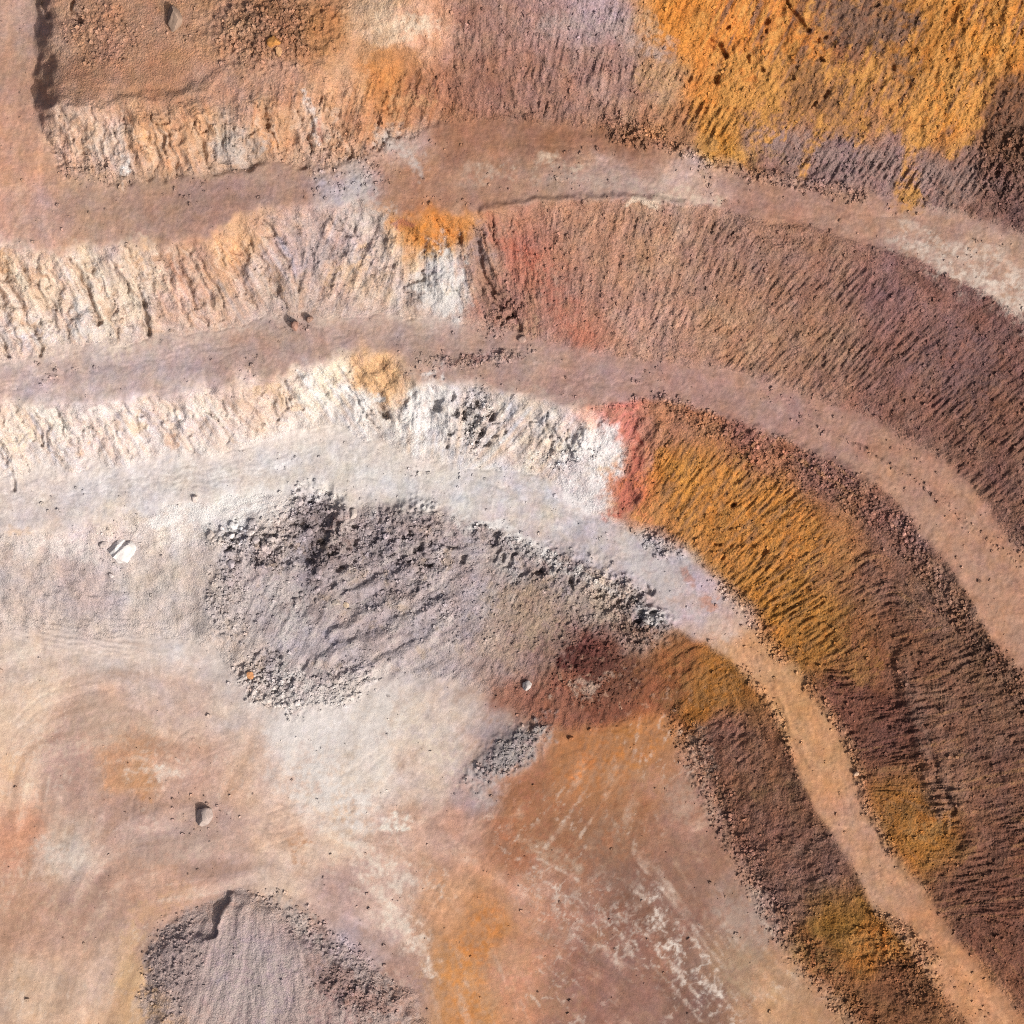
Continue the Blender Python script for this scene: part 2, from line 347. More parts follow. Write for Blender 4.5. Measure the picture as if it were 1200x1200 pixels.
for line, offs, mk in (('A_toe', (16, 23, 38, 45, 60), mUp*sstep(560, 640, X)), ('B_toe', (16, 23, 30, 37), mMid), ('C_toe', (15, 22, 30, 37), mLow)):
    sdw = SD[line]+5*n60
    for o_ in offs: ruts += mk*np.exp(-((sdw-o_-4*shf(gA_, o_))/1.7)**2)*sstep(-0.35, 0.25, shf(gB_, o_))
for cx, cy, r0, a0, a1 in ((120,930,95,200,330),(330,1010,150,150,260),(560,760,190,20,110),(700,1010,120,180,300),(420,1230,260,215,300),(250,700,260,30,95),(820,1240,330,190,245),(640,840,70,300,80),(480,960,220,100,170)):
    dx_, dy_ = X-cx, Y-cy; rr_ = np.hypot(dx_, dy_)+6*n60; an = np.degrees(np.arctan2(dy_, dx_)) % 360
    span = (a1-a0) % 360; am = sstep(0, 25, (an-a0) % 360)*(1-sstep(span-25, span, (an-a0) % 360))
    for o_ in (0, 11, 26, 37): ruts += 0.8*mFloor*am*np.exp(-((rr_-r0-o_)/1.8)**2)*sstep(-0.3, 0.3, shf(gB_, o_+3))
Zd -= 0.07*np.clip(ruts, 0, 1)
# (d) general unevenness
Zd += 0.35*fbm(X/110, Y/110, 3, 91)+0.07*fbm(X/9, Y/9, 3, 92)
Zd += (mMid+mUp+mLow)*0.05*fbm(X/5, Y/5, 2, 93)

def dome(x, y, rx, ry, ang, hh, soft=0.9, brk=0.25):
    w, m = emask(x, y, rx, ry, ang, soft, brk); Zd[w] += m*hh
def ridge(pts, wd, hh, soft=0.9, brk=0.25):
    w, m, _ = smask(pts, wd, soft, brk); Zd[w] += m*hh
# windrows along the haul roads
ridge([(955,502),(1000,522),(1084,574),(1158,633),(1200,668),(1260,720)], 4, 0.14)
ridge([(857,491),(948,530),(1042,577),(1083,630),(1116,672),(1144,716),(1168,758),(1200,788),(1260,850)], 7, 0.35)
ridge([(948,800),(979,846),(1007,895),(1015,945),(1049,997),(1077,1039)], 6, 0.45)
ridge([(905,800),(925,850),(945,885),(960,910)], 3, 0.25)
ridge([(1030,1078),(1062,1098),(1092,1124)], 8, 0.7)
ridge([(870,262),(960,275),(1040,298),(1100,325),(1200,385)], 6, 0.4)
ridge([(565,246),(620,238),(720,232),(800,240)], 5, 0.5)
# ledge in the lower right slope
ledge = [(1055,770),(1065,805),(1085,850),(1088,885),(1105,910),(1115,950),(1135,985)]
w, m, _ = smask(ledge, [10,14,16,16,22,26,20], 0.7, 0.5); Zd[w] += m*0.8
ridge([(1092,880),(1100,900),(1096,915),(1108,935),(1118,955)], 5, -0.6)
# plateau: small step and heap
ridge([(120,128),(180,118),(235,102),(265,86),(300,72)], 7, 0.4, 0.9, 0.6); ridge([(130,112),(185,104),(240,92)], 8, -0.3, 0.9, 0.5)
dome(320, 30, 70, 45, 0, 1.2)
rc = random.Random(5)
for _ in range(22): dome(374+rc.gauss(0, 20), 638+rc.gauss(0, 20), rc.uniform(3, 7), rc.uniform(2.5, 5), rc.uniform(-60, 10), -rc.uniform(0.6, 1.2), 0.6, 0.5)
for _ in range(18): dome(295+rc.gauss(0, 24), 636+rc.gauss(0, 9), rc.uniform(3, 6), rc.uniform(2.5, 4), rc.uniform(-60, 10), -rc.uniform(0.6, 1.2), 0.6, 0.5)
for _ in range(20): dome(480+rc.gauss(0, 22), 648+rc.gauss(0, 16), rc.uniform(3, 7), rc.uniform(2.5, 4), rc.uniform(-60, 10), -rc.uniform(0.5, 1.2), 0.6, 0.5)
for _ in range(22): dome(560+rc.gauss(0, 16), 500+rc.gauss(0, 16), rc.uniform(3, 6), rc.uniform(2, 4), rc.uniform(-70, 20), -rc.uniform(0.6, 1.4), 0.6, 0.5)
for _ in range(8): dome(598+rc.gauss(0, 9), 370+rc.gauss(0, 14), rc.uniform(3, 6), rc.uniform(2, 3.5), rc.uniform(-70, 20), -rc.uniform(0.4, 0.9), 0.6, 0.5)
for _ in range(9): dome(858+rc.gauss(0, 24), 625+rc.gauss(0, 26), rc.uniform(2.5, 6), rc.uniform(2, 4), rc.uniform(-60, 0), -rc.uniform(0.4, 1.0), 0.6, 0.5)
for _ in range(16): dome(930+rc.gauss(0, 60), 85+rc.gauss(0, 42), rc.uniform(2.5, 6), rc.uniform(2, 4.5), rc.uniform(-80, 20), -rc.uniform(0.5, 1.1), 0.6, 0.5)
for _ in range(8): dome(755+rc.gauss(0, 18), 722+rc.gauss(0, 12), rc.uniform(3, 7), rc.uniform(2.5, 4), rc.uniform(-60, 10), -rc.uniform(0.5, 1.2), 0.6, 0.5)
for _ in range(34):
    t_ = rc.random(); dome(540+240*t_+rc.gauss(0, 10), 632+96*t_+rc.gauss(0, 12), rc.uniform(3, 8), rc.uniform(2.5, 5), rc.uniform(-60, 10), -rc.uniform(0.4, 1.2), 0.6, 0.5)
for _ in range(20): dome(300+rc.gauss(0, 30), 790+rc.gauss(0, 20), rc.uniform(3, 7), rc.uniform(2.5, 4), rc.uniform(-60, 10), -rc.uniform(0.4, 0.9), 0.6, 0.5)
dome(447, 484, 6, 11, -20, -2.4, 0.5, 0.3); dome(513, 478, 4, 6, 0, -1.5, 0.5, 0.3); dome(532, 484, 6, 4, 0, -1.5, 0.5, 0.3); dome(580, 489, 4, 7, 20, -1.6, 0.5, 0.3); dome(528, 464, 3, 6, 0, -1.2, 0.5, 0.3)
for pts, wd, dp in (([(556,285),(562,312),(570,330),(577,350),(588,362)],2.6,-1.1), ([(585,350),(600,366),(608,388)],3,-0.8), ([(923,2),(934,20),(946,34)],3,-1.3), ([(833,48),(842,58),(850,66)],4,-1.4), ([(86,6),(86,20),(97,26)],3,-1.2), ([(52,5),(58,22)],3,-1.0), ([(408,455),(420,480),(440,505)],2.4,-0.7), ([(35,322),(48,345),(60,362)],3,-0.9), ([(160,330),(166,360),(173,392)],3.2,-1.1), ([(95,330),(108,355),(118,378)],2.6,-0.8), ([(310,262),(322,275),(335,285)],3,-0.9), ([(0,395),(6,412)],3,-1.2), ([(62,480),(78,505)],2,-0.7), ([(12,575),(16,560)],3,-0.9), ([(48,515),(50,524)],3,-1.0)):
    ridge(pts, wd, dp, 0.7, 0.5)
ribs = []
rf = random.Random(11)
def rib_row(x0, x1, ytop, ybot, lean, gap, dep, wd):
    x = x0
    while x < x1:
        yt = np.interp(x, *ytop)+rf.uniform(-4, 14); yb = np.interp(x+lean*60, *ybot)-rf.uniform(2, 34)
        if yb > yt+14:
            n_ = 4; pts = [(x+lean*(yb-yt)*k/n_+rf.uniform(-3, 3), yt+(yb-yt)*k/n_) for k in range(n_+1)]
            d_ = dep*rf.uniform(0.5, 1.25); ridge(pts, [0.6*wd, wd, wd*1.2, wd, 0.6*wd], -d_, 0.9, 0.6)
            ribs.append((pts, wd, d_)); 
        x += gap*rf.uniform(0.55, 1.5)
rib_row(-30, 200, ([0, 60, 140, 200], [292, 300, 290, 290]), ([0, 90, 180, 300], [424, 408, 396, 375]), 0.48, 21, 0.75, 4.2)
rib_row(200, 330, ([200, 260, 330], [292, 285, 260]), ([200, 300, 420], [394, 374, 368]), 0.52, 22, 0.7, 3.4)
rib_row(-20, 340, ([0, 150, 340], [478, 472, 445]), ([0, 150, 300, 420], [558, 542, 522, 505]), 0.5, 19, 0.55, 2.8)
rib_row(80, 400, ([80, 200, 300, 400], [130, 146, 130, 122]), ([80, 150, 300, 420], [200, 214, 196, 190]), 0.25, 20, 0.6, 3.0)
# furrows pushed across the rubble slope
for pts in ([(385,745),(430,722),(470,700),(505,690)], [(370,770),(430,752),(480,728),(520,705)], [(400,700),(440,690),(480,668)], [(395,795),(450,775),(510,748)]):
    ridge(pts, [4,9,8,4][:len(pts)], 0.8, 0.9, 0.5)
ridge([(372,590),(378,625),(362,660)], 20, -1.5, 0.9, 0.5); ridge([(400,600),(395,640),(372,668),(345,668)], 11, 1.6, 0.9, 0.5)
dome(480, 625, 40, 34, 0, 1.4); dome(300, 640, 50, 22, 10, 1.0); ridge([(255,640),(262,690),(250,740)], 16, 0.9)
dome(755, 730, 34, 24, 30, 1.4); dome(690, 690, 60, 34, 25, 0.9)
# grey tongue of tipped rock on the floor, red-brown bank
dome(600, 880, 60, 22, -38, 0.8); dome(720, 800, 110, 44, 8, 0.8)
# curved scraper ripples at the foot of the bank, left
w, m = emask(75, 712, 110, 48, 12, 0.6, 0.3)
rp = np.sin((Y[w]-0.35*X[w]*(1-X[w]/400)+7*n60[w]+2*n12[w])*2*np.pi/6.2); Zd[w] += m*0.09*rp
w, m = emask(640, 700, 70, 55, 0, 0.6, 0.3)
rp = np.sin((Y[w]*0.75+X[w]*0.6+7*n60[w]+2*n12[w])*2*np.pi/7.0); Zd[w] += m*0.04*rp
# spoil heap at the bottom left, standing on the floor
heap = [(166,1260),(165,1180),(169,1122),(182,1096),(215,1071),(245,1056),(262,1042),(285,1043),(305,1047),(340,1074),(380,1098),(430,1128),(480,1158),(505,1200),(510,1260)]
w, mh = pmask(heap, 3, 2)
de, _ = polydist(np.asarray(heap+heap[:1], float), WX[w], WY[w])
top = sstep(0, 1, 1-0) 
hd = np.where(mh > 0.5, de, 0)
edge_line = np.array([(270,1038),(254,1092),(232,1110),(215,1140),(208,1260)], float)
dl, _ = polydist(edge_line, WX[w], WY[w])
left_side = inside(np.vstack([edge_line, [(0,1260),(0,1038)]]), WX[w], WY[w])
lo = 2.1-(2.1-0.9)*(1-sstep(1085, 1112, WY[w]))-0.012*dl
prof = np.where(left_side, lo, 2.1)*sstep(-4, 26, hd)
prof = prof*(0.75+0.25*sstep(0, 80, hd))
Zd[w] += mh*prof
heap_mask = np.zeros_like(Z); heap_mask[w] = mh
Zd += heap_mask*(0.35*fbm(X/15, Y/15, 5, 165, 0.6)*sstep(260, 215, X-0.25*(Y-1100)) if 0 else 0.30*fbm(X/15, Y/15, 5, 165, 0.6)*(1-0.75*sstep(215, 250, X-0.12*(1150-Y))*(1-sstep(320, 370, X))))
ridge([(270,1048),(256,1092)], 4, 0.5, 0.8, 0.2)
for pts in ([(300,1060),(285,1120),(268,1200)], [(318,1075),(300,1140),(290,1200)], [(350,1100),(345,1150),(340,1210)], [(362,1100),(372,1150),(378,1210)]):
    ridge(pts, 2, -0.10, 0.9, 0.4)
# scour and tyre tracks on roads and floor
tr = fbm((X*0.9+Y*0.35)/160, (Y*0.9-X*0.35)/5.0, 3, 95)
Zd += mFloor*0.05*tr*sstep(-0.2, 0.4, fbm(X/90, Y/90, 2, 96))
grit = rng.standard_normal(Z.shape).astype(np.float32)
Zd += grit*(0.005+0.010*sstep(0, 0.5, n60)+0.045*slopes_r+0.045*left_f*apron+0.06*RUB)+0.06*left_f*fbm(X/3.5, Y/3.5, 2, 166)
Z = Z+Zd

# ------------------------------------------------------------------ colour of the ground (albedo), from the rock types seen in the photo
PTS = """15 20 188 155 140|60 60 192 153 131|150 40 187 142 116|240 50 193 148 119|330 30 167 123 96|380 40 178 127 88|440 20 222 185 157|500 40 212 162 134|560 30 162 124 112|640 30 167 134 127|700 15 176 151 155|800 30 210 136 65|860 40 215 135 67|940 60 200 125 62|1000 30 145 101 78|1080 40 175 115 56|1160 40 215 141 67|1190 150 132 89 66
20 100 185 145 125|120 90 184 138 112|200 100 179 134 108|260 100 185 145 125|340 90 190 147 125|400 90 199 153 122|450 90 195 133 82|500 100 168 117 90|560 100 155 113 98|640 90 160 121 108|720 80 165 131 123|770 95 178 138 113|840 110 215 135 67|930 110 166 116 80|1000 130 168 118 82|1100 130 225 146 70
20 180 193 150 129|90 160 206 170 148|130 170 205 176 160|180 150 203 156 122|230 160 204 160 128|270 170 190 170 158|320 150 200 150 114|360 150 200 164 142|420 150 187 139 108|470 165 192 162 151|540 150 163 118 95|640 160 153 112 91|720 155 148 105 83|800 165 168 120 89|840 170 208 144 67|900 165 155 121 114|980 185 150 119 118|1060 200 158 125 122|1130 200 146 112 100|1190 220 130 96 88
30 240 198 159 143|110 240 178 146 129|180 235 168 136 121|250 225 163 131 121|330 220 168 136 124|400 220 183 169 172|480 215 172 129 107|560 215 170 131 112|640 215 172 139 122|720 210 182 152 141|800 225 196 167 156|900 230 168 130 115|1000 250 173 135 118|1100 270 176 142 126|1180 300 180 148 132
30 330 218 191 171|100 330 214 192 177|160 330 209 187 172|220 310 192 152 131|280 280 212 167 132|330 300 187 162 156|390 280 192 167 161|430 290 202 182 176|510 265 212 133 66|520 320 202 191 190|570 300 166 130 114|610 310 180 120 102|640 330 170 130 114|700 270 175 133 112|760 290 177 139 118|860 300 165 127 111|950 320 157 118 102|1050 350 144 106 100|1150 400 136 98 90
30 390 219 197 187|120 380 214 197 187|220 360 202 167 151|300 340 187 162 151|380 340 192 167 156|430 330 202 177 161|520 340 207 199 195|580 360 163 120 108|680 380 174 126 110|760 370 182 142 125|860 370 173 133 110|960 390 157 119 100|1060 430 142 103 92|1160 480 134 96 83
20 440 192 170 166|100 430 187 167 163|200 410 182 160 156|300 395 174 147 137|400 390 174 147 137|500 395 174 147 137|600 420 174 144 134|700 440 174 141 132|800 440 174 137 127|900 470 173 137 125|960 500 170 133 120|1050 560 173 133 114|1120 630 176 135 114|1180 700 178 136 114
30 500 219 202 194|120 500 219 202 199|220 490 217 199 194|300 470 212 187 174|380 450 235 219 205|440 440 222 177 138|410 480 212 201 198|500 480 222 211 208|560 490 206 194 190|630 510 207 193 185|680 530 226 216 214|715 530 240 232 228|730 500 198 120 109|735 560 199 114 77|780 500 180 127 100|800 560 205 136 64|850 580 211 136 65|880 530 172 118 91
30 590 210 198 195|120 570 213 203 200|220 560 213 204 200|320 545 217 208 204|420 560 213 205 200|520 570 210 202 197|620 585 206 196 194|680 590 216 204 204|720 640 191 179 179|780 670 187 174 175|820 700 197 177 181|860 730 197 167 156
30 620 216 199 190|110 620 216 199 195|200 600 221 209 205|290 590 239 231 226|330 620 189 177 176|370 630 156 142 143|420 640 166 152 153|480 630 163 149 150|540 640 176 162 163|600 650 176 164 163|660 680 170 152 150|720 690 194 174 163|760 720 166 153 152
30 690 192 177 172|100 690 187 170 167|180 680 197 184 177|240 690 194 180 174|300 690 183 169 170|350 700 171 157 158|420 700 174 160 161|480 720 171 157 158|540 700 178 164 165|620 710 171 148 136|680 720 161 143 138|740 740 157 134 127
30 760 216 194 180|120 760 207 190 181|200 760 216 202 196|270 760 204 188 180|340 770 185 171 172|400 760 177 163 164|460 770 181 167 168|520 760 177 163 164|590 770 170 144 135|650 760 148 118 108|690 770 112 66 58|740 790 128 84 60|800 780 150 95 61|830 800 165 109 50
30 830 221 194 175|120 830 197 167 151|200 820 202 177 166|280 830 207 187 176|340 860 216 204 202|400 850 221 212 209|460 830 216 202 192|520 850 206 189 180|600 820 155 106 89|660 820 145 96 79|720 830 126 77 59|780 820 141 87 65|600 880 158 143 144
20 920 221 184 160|80 900 187 152 141|150 900 197 149 117|220 900 197 162 146|290 890 207 175 156|360 910 221 194 178|430 900 221 204 192|500 900 206 186 175|560 930 177 152 149|620 910 167 109 83|680 900 187 123 76|740 880 187 123 71|780 920 177 132 111|820 950 167 127 110
20 980 202 149 123|80 1000 206 184 170|150 960 182 152 141|240 980 187 157 146|320 980 207 175 156|400 980 216 189 170|480 980 202 167 149|540 970 192 152 136|610 980 162 109 82|680 980 157 109 84|740 960 162 114 87|800 1010 149 111 94|860 1060 167 134 120
30 1080 192 152 131|100 1060 182 147 133|180 1040 197 157 136|250 1020 187 154 141|330 1030 207 180 163|400 1040 187 157 149|460 1060 202 172 159|530 1060 202 154 122|560 1090 197 128 71|620 1050 192 147 126|680 1060 164 121 102|740 1060 134 96 82|800 1080 144 106 92|850 1130 167 134 112
40 1160 207 175 151|110 1150 202 172 156|150 1160 207 167 127|210 1130 172 149 147|280 1120 182 162 166|340 1150 177 157 159|420 1120 182 162 163|400 1160 165 132 127|470 1150 172 139 127|540 1150 202 138 81|600 1140 197 144 118|680 1150 154 113 99|760 1140 149 111 99|820 1170 134 101 89|900 1160 187 147 115
900 600 205 134 64|940 640 203 131 63|980 660 165 113 78|1030 680 143 103 85|920 700 187 125 58|960 740 185 121 57|1010 760 146 96 67|1060 760 132 92 73|1000 820 134 86 71|1050 850 122 81 70|1100 820 136 98 80|1150 860 136 98 80|1110 930 148 108 88|1060 960 175 116 58|1090 980 175 116 58|1150 1000 128 88 72|1190 1050 128 83 67|1130 1060 132 90 73|1190 920 132 93 77|1160 780 132 97 79
880 515 158 111 100|960 555 153 111 100|1050 620 150 110 99|1100 700 146 110 93|1160 720 174 133 111|1195 760 174 133 111
880 760 197 149 112|920 820 195 147 106|960 890 193 145 108|1000 960 187 142 115|1040 1030 184 143 117|1090 1090 184 135 102|1140 1160 192 140 104
840 860 146 104 89|900 920 142 101 80|880 970 142 101 86|960 1020 138 102 89|920 1050 139 103 90|980 1090 152 109 54|1020 1110 181 116 56|960 1130 154 101 68|1040 1160 134 91 65|820 830 165 107 50
-150 100 183 145 127|-150 350 222 198 179|-150 520 228 213 205|-150 700 195 178 175|-150 900 212 183 164|-150 1150 200 165 144|1330 100 175 121 64|1330 350 172 137 122|1330 500 134 97 88|1330 750 165 121 102|1330 950 130 93 75|1330 1250 128 86 69|300 1330 180 155 151|600 1330 190 137 111|900 1330 160 122 105|1150 1330 180 130 107|300 -120 155 109 86|650 -120 170 142 138|1000 -120 195 125 60""".replace('\n', '|')
P = np.array([[float(v) for v in t.split()] for t in PTS.split('|') if t.strip()])
pc = np.array([alb(c) for c in P[:, 2:]])
SLOPE_ROCK = {2: 1.0, 4: 1.0, 6: 1.08}   # the soft rock of the trimmed slopes: colours were read in half-grazing light
BS = 8.0; NB = int((C1-C0)/BS)+1; bax = C0+np.arange(NB)*BS; BX, BY = np.meshgrid(bax, bax)
ORDER = ['A_toe', 'B_crest', 'B_toe', 'C_crest', 'C_toe', 'D_crest', 'D_toe']
FEATH = [10, 5, 14, 5, 13, 6, 14]
preg = np.zeros(len(P), int)
for k in ORDER: preg += (sample(SDc[k], P[:, 0], P[:, 1], C0, DS) > 0).astype(int)
for i in range(len(P)):
    if P[i, 0] > (820 if preg[i] != 2 else 640): pc[i] *= SLOPE_ROCK.get(int(preg[i]), 1.0)
bw = 12*n60+6*n12; bw2 = 12*n60b+6*n12b
COL = np.zeros((N, N, 3), np.float32)
fw = 1+1.5*leftness; SDn = {k: SD[k]+leftness*(9*n30+5*n12)+(4*n12) for k in SD}
for r in range(8):
    num = np.zeros((NB, NB, 3)); den = np.zeros((NB, NB))
    for (x, y), c, g in zip(P[:, :2], pc, preg):
        wt = 1/((BX-x)**2+(BY-y)**2+220.)**2.2*1e6*(1.0 if g == r else 0.03)
        num += wt[..., None]*np.log(c); den += wt
    wr = np.ones_like(Z)
    if r > 0: wr = wr*sstep(-FEATH[r-1]*fw, FEATH[r-1]*fw, SDn[ORDER[r-1]])
    if r < 7: wr = wr*(1-sstep(-FEATH[r]*fw, FEATH[r]*fw, SDn[ORDER[r]]))
    COL += wr[..., None]*np.exp(sample(num/den[..., None], X+bw, Y+bw2, C0, BS))
    if r == 0: wsum = wr
    else: wsum = wsum+wr
COL /= np.maximum(wsum, 1e-4)[..., None]

mott = fbm(X/7, Y/7, 3, 120)+0.8*fbm(X/24, Y/24, 3, 121)
WX = WX+9*n30+3*n12+2.5*n6; WY = WY+9*n30b+3*n12b+2.5*n6b     # ragged outlines for the stains
def tone(c):
    c = np.asarray(c, float); g = c @ np.array([0.3, 0.59, 0.11]); sat = c.max()-c.min(); c = c+(g-c)*(0.10+0.16*min(1, sat/130))
    c[2] = min(c[2], c[0]-9); c[1] = min(c[1], c[0]-6); return c
def paint(mw, c, op=1.0):
    c = tone(c)
    w = mw[0]; m = np.clip(mw[1]*op*np.clip(0.70+0.95*mott[w], 0.08, 1.0), 0, 1)[..., None]
    COL[w] = COL[w]*(1-m)+alb(c)*m
def E(x, y, rx, ry, ang, c, op=0.9, soft=0.6, brk=0.5): paint(emask(x, y, rx, ry, ang, soft, brk), c, op)
def K(pts, wd, c, op=0.9, soft=0.6, brk=0.5): paint(smask(pts, wd, soft, brk), c, op)
def PG(pts, c, op=0.9, feather=6, brk=5): paint(pmask(pts, feather, brk), c, op)
# --- fine colour texture of loose ground
streak = (0.22*LF+0.08*LD+0.05*LE)*(0.35+1.1*sstep(-0.2, 0.4, fbm(X/80, Y/80, 3, 155)))+0.6*fbm(X/50, Y/50, 5, 150, 0.6)
m16 = fbm(X/18, Y/18, 5, 102, 0.68); hue1 = fbm(X/22, Y/22, 5, 160, 0.65); hue2 = fbm(X/26, Y/26, 5, 161, 0.65)
hue1 = hue1*(1-0.45*leftness*sstep(440, 500, Y)); hue2 = hue2*(1-0.45*leftness*sstep(440, 500, Y))
COL *= np.exp(np.stack([0.05*hue1+0.03*hue2, -0.02*hue1-0.03*hue2, -0.13*hue1+0.03*hue2], -1)*1.3)
COL *= np.exp(0.20*m16+0.12*fbm(X/5, Y/5, 3, 103)+mFloor*0.24*streak+0.03*LD*(mUp+mMid+mLow))[..., None]
COL *= np.exp((0.05+0.06*slopes_r+0.04*left_f+0.10*RUB)*rng.standard_normal(Z.shape))[..., None]
su = np.where(mB > 0.5, U['B_crest']+0.35*SD['B_crest'], np.where(mC > 0.5, U['C_crest'], np.where(mD > 0.5, U['D_crest'], U['A_toe']-0.3*SD['A_toe'])))
sv = np.where(mB > 0.5, SD['B_crest'], np.where(mC > 0.5, SD['C_crest'], np.where(mD > 0.5, SD['D_crest'], -SD['A_toe'])))
sst = 0.12*LC+0.16*LD+0.16*LE+0.14*LB; sb = fbm(X/30, Y/30, 4, 131)
COL *= np.exp(slopes_r[..., None]*np.stack([0.20*sst+0.16*sb, 0.21*sst+0.20*sb, 0.22*sst+0.17*sb], -1))
COL *= (1+0.13*np.clip(ruts, 0, 1)*np.where(n30 > 0, 1, -0.8))[..., None]
blotch = fbm(X/45, Y/45, 4, 104)
fst = 0.30*LD+0.12*LC+0.12*LB; fst2 = 0.5*LE+0.4*fbm(X/30, Y/30, 3, 110)
COL *= np.exp(left_f[..., None]*np.stack([0.20*fst+0.02*fst2, 0.23*fst-0.05*fst2, 0.25*fst-0.12*fst2], -1))
COL *= np.stack([np.exp(0.07*blotch), np.ones_like(Z), np.exp(-0.10*blotch)], -1)
# --- plateau and faces, top left
E(135,175,20,22,70,(212,192,182),0.6); E(146,190,6,16,0,(228,224,224),0.9,0.5,0.4); E(275,172,30,20,10,(186,174,168),0.75); E(300,180,20,12,40,(178,165,160),0.7)
E(195,160,40,20,5,(210,155,112),0.5); E(325,150,30,20,0,(204,150,110),0.45); E(90,135,26,14,10,(216,182,162),0.8)
K([(362,116),(368,140),(366,165)],[5,7,8],(214,200,195)); K([(378,140),(374,160)],6,(190,115,95),0.8)
E(465,165,26,18,30,(196,175,162),0.8); E(468,175,34,8,48,(205,190,182),0.7); E(445,25,34,22,10,(232,198,165),0.8); E(485,30,28,16,10,(232,200,172),0.9); E(420,40,22,50,10,(205,150,105),0.6)
E(465,65,26,14,0,(185,120,72),0.7); E(540,100,24,20,20,(170,112,90),0.6); E(480,120,30,10,-20,(205,150,100),0.6)
E(428,250,34,24,20,(196,186,180),0.55); E(440,270,26,30,0,(198,180,168),0.5); E(415,215,20,22,0,(188,176,168),0.45)
PG([(455,250),(490,248),(545,256),(558,270),(540,286),(505,288),(485,276),(460,272)], (208,128,58), 0.95, 4, 4)
E(466,262,14,12,0,(188,100,75),0.7); E(512,330,26,42,5,(208,204,206),0.95,0.5,0.5); E(528,352,20,20,0,(212,210,212),0.7); E(485,355,10,18,20,(150,112,95),0.6); E(558,290,14,26,-10,(165,140,140),0.7)
K([(572,262),(605,292),(635,325),(660,360),(690,402)],[14,24,26,20,16],(202,108,84),0.6,1.0,0.4)
E(610,300,24,12,40,(212,104,76),0.6); E(580,350,16,36,-30,(170,125,100),0.6); E(620,385,14,12,0,(200,155,120),0.6)
for i,(x,y,a) in enumerate([(25,320,62),(60,350,66),(110,330,64),(150,350,68),(170,310,60),(40,390,30),(120,395,10)]):
    E(x,y,34,12,a,(232,208,184),0.75,0.7,0.5)
E(10,310,26,12,30,(215,160,112),0.8); E(45,318,12,5,35,(215,150,100),0.8); E(170,300,16,6,55,(222,165,118),0.7); E(290,275,24,16,60,(215,160,118),0.8); E(255,318,22,12,-10,(212,160,122),0.7); E(340,340,34,20,0,(178,155,142),0.7); E(370,290,14,40,0,(168,152,150),0.7); E(410,315,34,10,-25,(218,175,135),0.8); E(95,375,12,26,-15,(206,204,206),0.8)
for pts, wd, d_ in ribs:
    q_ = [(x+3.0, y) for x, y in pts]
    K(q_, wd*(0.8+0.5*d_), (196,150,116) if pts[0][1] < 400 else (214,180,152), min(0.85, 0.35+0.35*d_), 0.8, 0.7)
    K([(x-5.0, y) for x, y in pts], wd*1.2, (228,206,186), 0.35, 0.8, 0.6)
# --- upper haul road: pale trampled lenses
K([(740,238),(800,231),(850,241)],[5,8,4],(218,192,168),0.9,0.5,0.4); E(640,184,12,6,-10,(205,175,150)); E(675,197,18,5,0,(205,178,155),0.7); E(690,215,60,9,4,(180,158,145),0.6); E(560,205,30,8,0,(186,158,138),0.5)
for p,wd in (([(1050,283),(1090,296),(1130,322),(1175,345),(1215,370)],7),([(1060,262),(1078,268)],7),([(1120,290),(1160,300),(1200,318)],7),([(1090,285),(1120,305),(1150,312)],5),([(1140,335),(1175,352),(1200,368)],8)):
    K(p,wd,(212,192,176),0.5,0.8,1.0)
E(1105,243,30,6,10,(180,150,135),0.7)
# --- top right: lilac tooth-marked rock, ochre soil sliding over it
K([(900,165),(980,188),(1060,205),(1130,215)],[24,28,26,20],(158,128,120),0.8,0.7,0.5); K([(640,25),(720,30),(780,60)],[14,16,14],(178,154,148),0.7)
vA = -SD['A_toe']
och_x = sstep(790, 840, X+0.25*Y+14*n60)*(1-sstep(1165, 1215, X+0.45*(Y-60)+20*n60))*mA
q = 0.45*LD+0.35*LE+0.9*fbm(X/44, Y/44, 4, 151)+np.interp(vA, [0, 60, 95, 130, 220], [-2.5, -1.8, -0.75, 0.1, 0.35]).astype(np.float32)
paint((slice(None), och_x*sstep(-0.1, 0.55, q)), (222,140,52), 0.95)
rt = random.Random(3)
for k in range(34):                       # tongues of ochre soil run down over the tooth-marked rock
    x_ = 838+k*9.6+rt.uniform(-6, 6); y_ = np.interp(x_, [830, 950, 1060, 1160], [92, 105, 118, 100])+rt.uniform(-22, 10)
    ln = rt.choice((30, 42, 55, 68, 80))*rt.uniform(0.7, 1.1); w0 = rt.uniform(5, 12); le = rt.uniform(0.30, 0.50)
    K([(x_+0.35*ln*le, y_-0.35*ln), (x_-0.3*ln*le, y_+0.3*ln), (x_-ln*le, y_+ln)], [w0*1.3, w0, w0*0.35], (224,144,56), rt.uniform(0.6, 0.95), 0.6, 0.5)
paint((slice(None), och_x*sstep(0.5, 1.4, q+0.4*n30)), (232,156,66), 0.6)
paint((slice(None), mA*sstep(820, 860, X)*sstep(70, 100, vA)*sstep(0.25, 1.0, -0.5*LE-0.3*LD-1.2*fbm(X/42, Y/42, 4, 152))), (150,104,80), 0.85)
E(1010,25,60,34,0,(136,98,80),1.0); E(1020,30,50,26,10,(138,100,80),0.9); E(962,118,36,26,25,(138,94,66),0.9); E(945,90,22,30,0,(146,98,64),0.7); E(1195,150,40,60,15,(132,94,74),0.8); E(1062,78,30,18,20,(146,102,74),0.9); E(950,95,26,30,10,(172,112,62),0.5); E(1060,110,18,12,0,(165,110,75),0.5)
